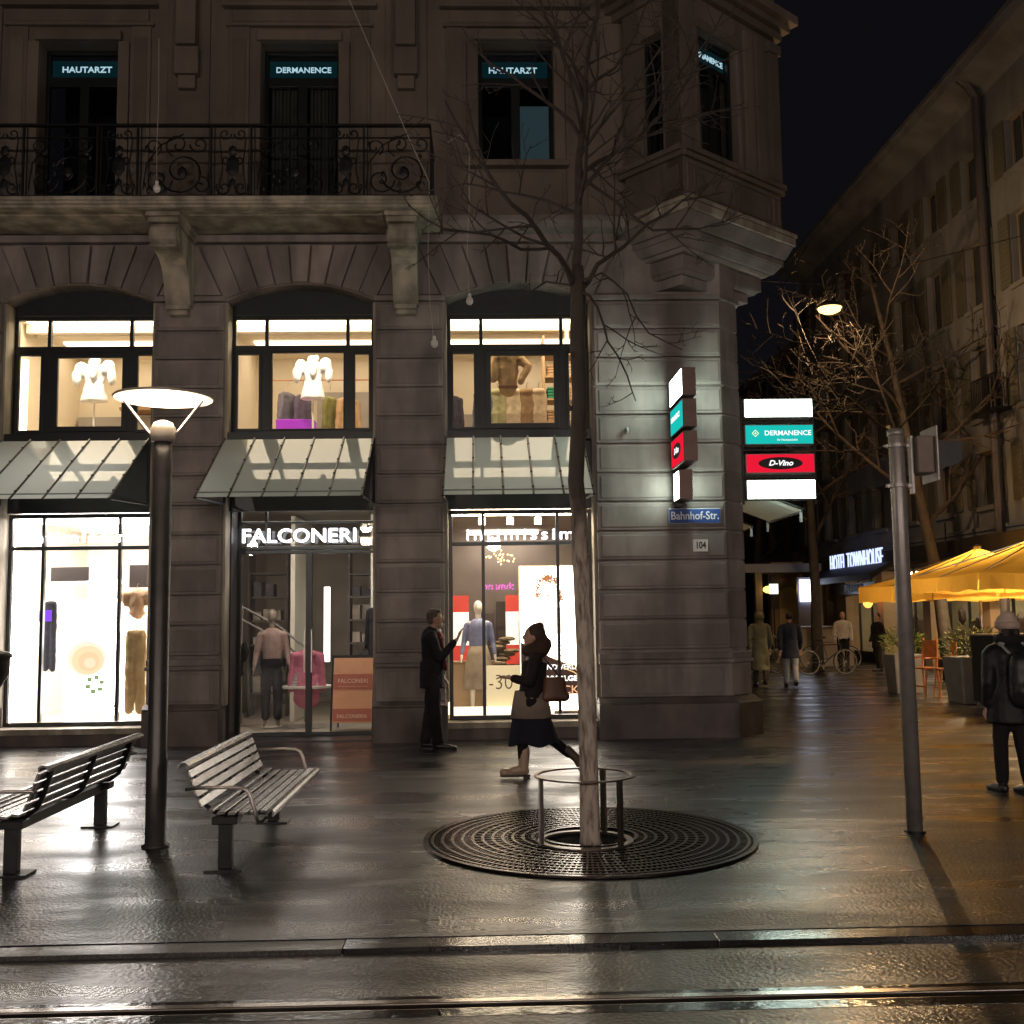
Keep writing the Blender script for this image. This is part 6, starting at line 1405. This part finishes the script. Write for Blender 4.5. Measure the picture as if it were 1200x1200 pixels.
pr = [('f', (-.0, 0, .80), (-.05, 0, 1.18), .165, .165, .8), ('c', (-.05, -.14, 1.22), (-.05, .14, 1.22), .07, .07),
      ('c', (-.04, .17, 1.19), (.02, .20, .98), .062, .054), ('c', (.02, .20, .98), (.18, .155, 1.015), .052, .042), ('c', (-.04, -.17, 1.19), (-.14, -.21, .98), .062, .054), ('c', (-.14, -.21, .98), (-.105, -.2, .84), .05, .04)]
blob('jacket', pr, cloth('jacket_dark', (.022, .016, .018)), o, noisy=.015)
mb = MB(); mb.lathe([(.165, .88), (.19, .76), (.215, .61), (.205, .605)], n=36, sy=.85); mb.build('coat_hem', cloth('beige_grey', (.24, .19, .155)), o, smooth=True)
mb = MB(); n_ = 40; rings = []
for z, r_ in ((.68, .165), (.56, .185), (.45, .20), (.34, .215)):
    rings.append([mb.v((-.03 * (0.66 - z) * 3 + (r_ * 1.1 + (.66 - z) * .10 * abs(math.cos(2 * math.pi * k / n_))) * math.cos(2 * math.pi * k / n_) * (1 + .03 * math.sin(k * 1.3)), r_ * .95 * math.sin(2 * math.pi * k / n_) * (1 + .04 * math.sin(k * 1.7)), z - .02 * math.sin(k * .7))) for k in range(n_)])
for a, b in zip(rings, rings[1:]):
    for k in range(n_): mb.face([a[k], a[(k + 1) % n_], b[(k + 1) % n_], b[k]])
mb.build('skirt', cloth('navy_skirt', (.012, .013, .022)), o, smooth=True)
blob('scarf', [('e', (-.06, 0, 1.29), (.15, .16, .085)), ('e', (-.12, 0, 1.35), (.11, .13, .10)), ('c', (.03, -.05, 1.28), (.04, -.06, 1.05), .045, .05, .6)], cloth('brown_scarf', (.055, .03, .022)), o, noisy=.02)
blob('hair', [('e', Hp + V((-.035, 0, .03)), (.098, .090, .104)), ('c', Hp + V((-.06, 0, 0)), Hp + V((-.14, 0, -.10)), .08, .06), ('e', Hp + V((-.075, 0, .105)), (.045, .045, .038))], mat('hair_brown', (.045, .022, .014), .7, noise=(40, .4), bump=(60, .8, .01)), o, voxel=.010)
blob('tights', [('c', (0, .08, .78), (.10, .08, .48), .092, .066), ('c', (.10, .08, .5), (.09, .07, .14), .064, .05), ('c', (0, -.08, .78), (-.12, -.08, .45), .092, .066), ('c', (-.12, -.08, .45), (-.39, -.08, .225), .064, .05)], cloth('tights', (.012, .011, .013)), o)
b1 = shoe(o, (.09, .07, .088), (1, 0, 0), (.42, .31, .22), 1.05, True, name='boot', heel=.02)
M = Matrix.Translation((-.42, -.08, .21)); blob('boot', [('c', (-.37, -.08, .26), (-.45, -.08, .19), .056, .046), ('c', (-.46, -.08, .185), (-.52, -.08, .06), .044, .034)], mat('boot_dark', (.10, .06, .05), .5), o, voxel=.010)
bg_ = empty('shoulder_bag', (.50 + .24, 11.15 - .10, 1.02), 'brown shoulder bag carried at the hip of the striding woman', 'bag')
blob('body', [('f', (0, .02, -.22), (0, .02, .0), .145, .115, .42), ('c', (-.10, .02, -.20), (.11, .02, -.20), .055, .055)], mat('bag_leather', (.11, .045, .025), .5, noise=(8, .2)), bg_, noisy=.012, swap=1)
mb = MB(); mb.tube([(-.12, .02, -.02), (-.14, -.02, .14), (-.14, -.10, .25), (-.10, .02, .20), (.06, .03, .0)], .010, 6); mb.build('strap', mat('strap_leather', (.05, .02, .015), .5), bg_)

# -- generic walker seen from behind / standing
def walker(x, y, rz, h, label, coat, legs, hat=None, hairc=(.03, .02, .015), coatlen=.55, stride=.16, hood=False, shirt=False, scarf=None, shoes=(.02, .015, .015), arms=0, bulk=1.0, band=False):
    o = empty('person', (x, y, 0), label, 'person', None, rz); s = h / 1.75
    def P(*a): return V(a) * s
    Hp = P(0, 0, 1.63); pr = head(o, Hp, s, None)
    pr += [('c', P(0, 0, 1.42), P(0, 0, 1.55), .055 * s, .052 * s), ('c', P(0, 0, 1.04), P(0, 0, 1.34), .135 * s, .155 * s, .7), ('c', P(0, -.16, 1.40), P(0, .16, 1.40), .058 * s, .058 * s), ('e', P(0, 0, .95), (.12 * s, .16 * s, .12 * s))]
    L = []
    for q in (-1, 1): L.append((P(0, q * .09, .92), P(q * stride * .35 + .03, q * .09, .5), P(q * stride * .9 - .02, q * .09, .10 + (.03 if q < 0 and stride > .1 else 0))))
    for a, b, c in L: pr += [('c', a, b, .085 * s, .057 * s), ('c', b, c, .055 * s, .037 * s)]
    A = []
    for q in (-1, 1): sw = -q * stride * .6 + arms; A.append((P(0, q * .20, 1.37), P(sw * .4 - .02, q * .25, 1.10), P(sw + .08, q * .24, .88)))
    for a, b, c in A: pr += [('c', a, b, .048 * s, .04 * s), ('c', b, c, .038 * s, .027 * s)] + hand(c, (.25, 0, -1), (1, 0, .2), s, .5)
    blob('body', pr, SKIN, o, voxel=.012); eyes(o, Hp, s)
    pr = [('c', P(-.01, 0, 1.02), P(-.01, 0, 1.34), .165 * s, .18 * s, .74), ('c', P(0, -.16, 1.40), P(0, .16, 1.40), .072 * s, .072 * s)]
    hem = 1.0 - coatlen
    pr += [('f', P(0, 0, hem), P(0, 0, 1.08), .215 * s, .175 * s, .8)] if coatlen > .2 else [('f', P(0, 0, .90), P(0, 0, 1.08), .17 * s, .17 * s, .75)]
    for a, b, c in A: pr += [('c', a, b, .066 * s, .060 * s), ('c', b, a.lerp(b, 0) * 0 + b.lerp(c, .9), .056 * s, .046 * s)]
    if bulk != 1: pr = [(q[0], q[1], q[2], q[3] * bulk, q[4] * bulk) + tuple(q[5:]) if q[0] in 'cf' else q for q in pr]
    if band: blob('collar_band', [('c', P(-.06, -.10, 1.47), P(-.06, .10, 1.47), .045 * s, .045 * s), ('c', P(-.06, .10, 1.47), P(.02, .14, 1.44), .04 * s, .035 * s), ('c', P(-.06, -.10, 1.47), P(.02, -.14, 1.44), .04 * s, .035 * s)], cloth('pale_band', (.45, .42, .40)), o)
    if hood: pr += [('e', Hp + V((-.02, 0, -.0)) * s, (.125 * s, .115 * s, .145 * s)), ('c', P(-.03, 0, 1.42), P(-.02, 0, 1.55), .10 * s, .10 * s)]
    blob('coat' if not shirt else 'shirt', pr, coat, o, noisy=.02)
    pr = [('e', P(0, 0, .93), (.13 * s, .165 * s, .12 * s))]
    for a, b, c in L: pr += [('c', a, b, .10 * s, .075 * s), ('c', b, b.lerp(c, .92), .074 * s, .062 * s)]
    blob('trousers', pr, legs, o, noisy=.015)
    for a, b, c in L: shoe(o, c + V((0, 0, -.032)) if c.z < .115 * s else c, (1, 0, 0), shoes)
    if hat:
        blob('beanie', [('e', Hp + V((-.015, 0, .06)) * s, (.112 * s, .104 * s, .105 * s)), ('e', Hp + V((-.04, 0, .15)) * s, (.06 * s, .06 * s, .035 * s))], hat, o, noisy=.012)
        mb = MB(Matrix.Translation(Hp))
        for k in range(44):
            a = 2 * math.pi * k / 44; mb.tube([(-.015 * s + .106 * s * math.cos(a), .100 * s * math.sin(a), .005), (-.015 * s + .116 * s * math.cos(a), .110 * s * math.sin(a), .035), (-.015 * s + .108 * s * math.cos(a), .102 * s * math.sin(a), .07)], .0085, 5)
        mb.build('beanie_cuff', hat, o, smooth=True)
        blob('hair_ends', [('c', Hp + V((-.07, -.05, -.02)) * s, Hp + V((-.09, -.06, -.12)) * s, .045 * s, .03 * s), ('c', Hp + V((-.07, .05, -.02)) * s, Hp + V((-.09, .06, -.12)) * s, .045 * s, .03 * s)], mat('hair_19', (.03, .02, .014), .7), o, voxel=.012)
    if not hood: blob('hair', [('e', Hp + V((-.03, 0, .025)) * s, (.088 * s, .084 * s, .098 * s))] + ([('c', Hp + V((-.06, 0, -.03)) * s, Hp + V((-.08, 0, -.14)) * s, .07 * s, .06 * s)] if hairc[0] > .02 else []), mat('hair_%d' % int(hairc[0] * 999), hairc, .7), o, voxel=.012)
    if scarf: blob('scarf', [('e', P(-.02, 0, 1.53), (.13 * s, .14 * s, .075 * s))], scarf, o, noisy=.01)
    return o
walker(6.25, 24.0, R(85), 1.68, 'person in a long hooded olive parka walking away, beside the corner pier', cloth('olive', (.16, .15, .09)), cloth('dk', (.05, .04, .04)), coatlen=.62, hood=True)
walker(6.82, 23.6, R(80), 1.66, 'person in a navy jacket and pale jeans walking away down the side street', cloth('navy', (.022, .026, .045)), cloth('pale_jeans', (.36, .36, .38)), coatlen=.32, hairc=(.015, .01, .008), stride=.24)
o = walker(4.78, 9.65, R(95), 1.58, 'person seen from behind in a beige beanie and black puffer jacket at the right edge', cloth('puffer', (.014, .014, .015), .5), cloth('blk', (.016, .014, .014)), hat=cloth('beanie_beige', (.60, .45, .36)), coatlen=.30, stride=.10, scarf=cloth('black_scarf', (.02, .018, .02)), bulk=1.22, band=True, hairc=(.019, .012, .01), shoes=(.012, .01, .01))
b = empty('backpack', (4.80, 9.44, 1.02), 'black backpack on the back of the person with the beige beanie', 'bag', None, R(95))
blob('body', [('c', (0, 0, -.12), (0, 0, .14), .135, .125, .8), ('e', (-.03, 0, -.08), (.10, .12, .12))], mat('pack_black', (.018, .018, .020), .4, noise=(9, .3), bump=(30, .4, .01)), b, noisy=.01)
for q in (-1, 1): mb = MB(); mb.tube([(.02, q * .10, .24), (.14, q * .12, .33), (.22, q * .12, .30)], .018, 6, flat=.5); mb.build('strap', mat('pack_strap', (.35, .33, .32), .6), b)
walker(10.25, 30.2, R(-100), 1.66, 'waiter in a white shirt standing by the reception counter', cloth('white_shirt', (.55, .50, .47)), cloth('blk', (.016, .014, .014)), coatlen=.1, shirt=True, stride=.04)
walker(10.95, 29.4, R(200), 1.60, 'person in black bent over a terrace table behind the planter', cloth('blk2', (.014, .013, .013)), cloth('blk', (.016, .014, .014)), coatlen=.3, stride=.05, hairc=(.012, .01, .01))
# terrace tables
for i, (x, y) in enumerate(((10.9, 21.6), (11.3, 25.6))):
    o = empty('terrace_table', (x, y, 0), ('dark terrace table under the near parasols', 'dark terrace table under the far parasol')[i], 'table'); mb = MB(); mb.box(-.4, .4, -.4, .4, .72, .75); mb.build('table_top', BLACKM, o); mb = MB(); mb.tube([(0, 0, 0), (0, 0, .72)], .03, 8); mb.lathe([(.25, 0), (.25, .02), (.03, .03)], n=20); mb.build('leg', BLACKM, o)

# opposite side of the street: dark facade with a magenta sign, mirrored in the shop glass
far_building(-14, 16, -18, -17.0, 12, 'none', 'dark facade opposite, behind the photographer')
M = Matrix.Translation((1.0, -16.9, 2.95)) @ Matrix.Rotation(R(180), 4, 'Z') @ Matrix.Rotation(R(90), 4, 'X')
text('neon_sign', 'bachmann', .42, emis('magenta_neon', (1, .06, .75), 16), M, None, .006, .01, sx=1.1, label='magenta neon lettering across the street, mirrored in the shop glass', cat='sign')
print('script done', len(bpy.data.objects))
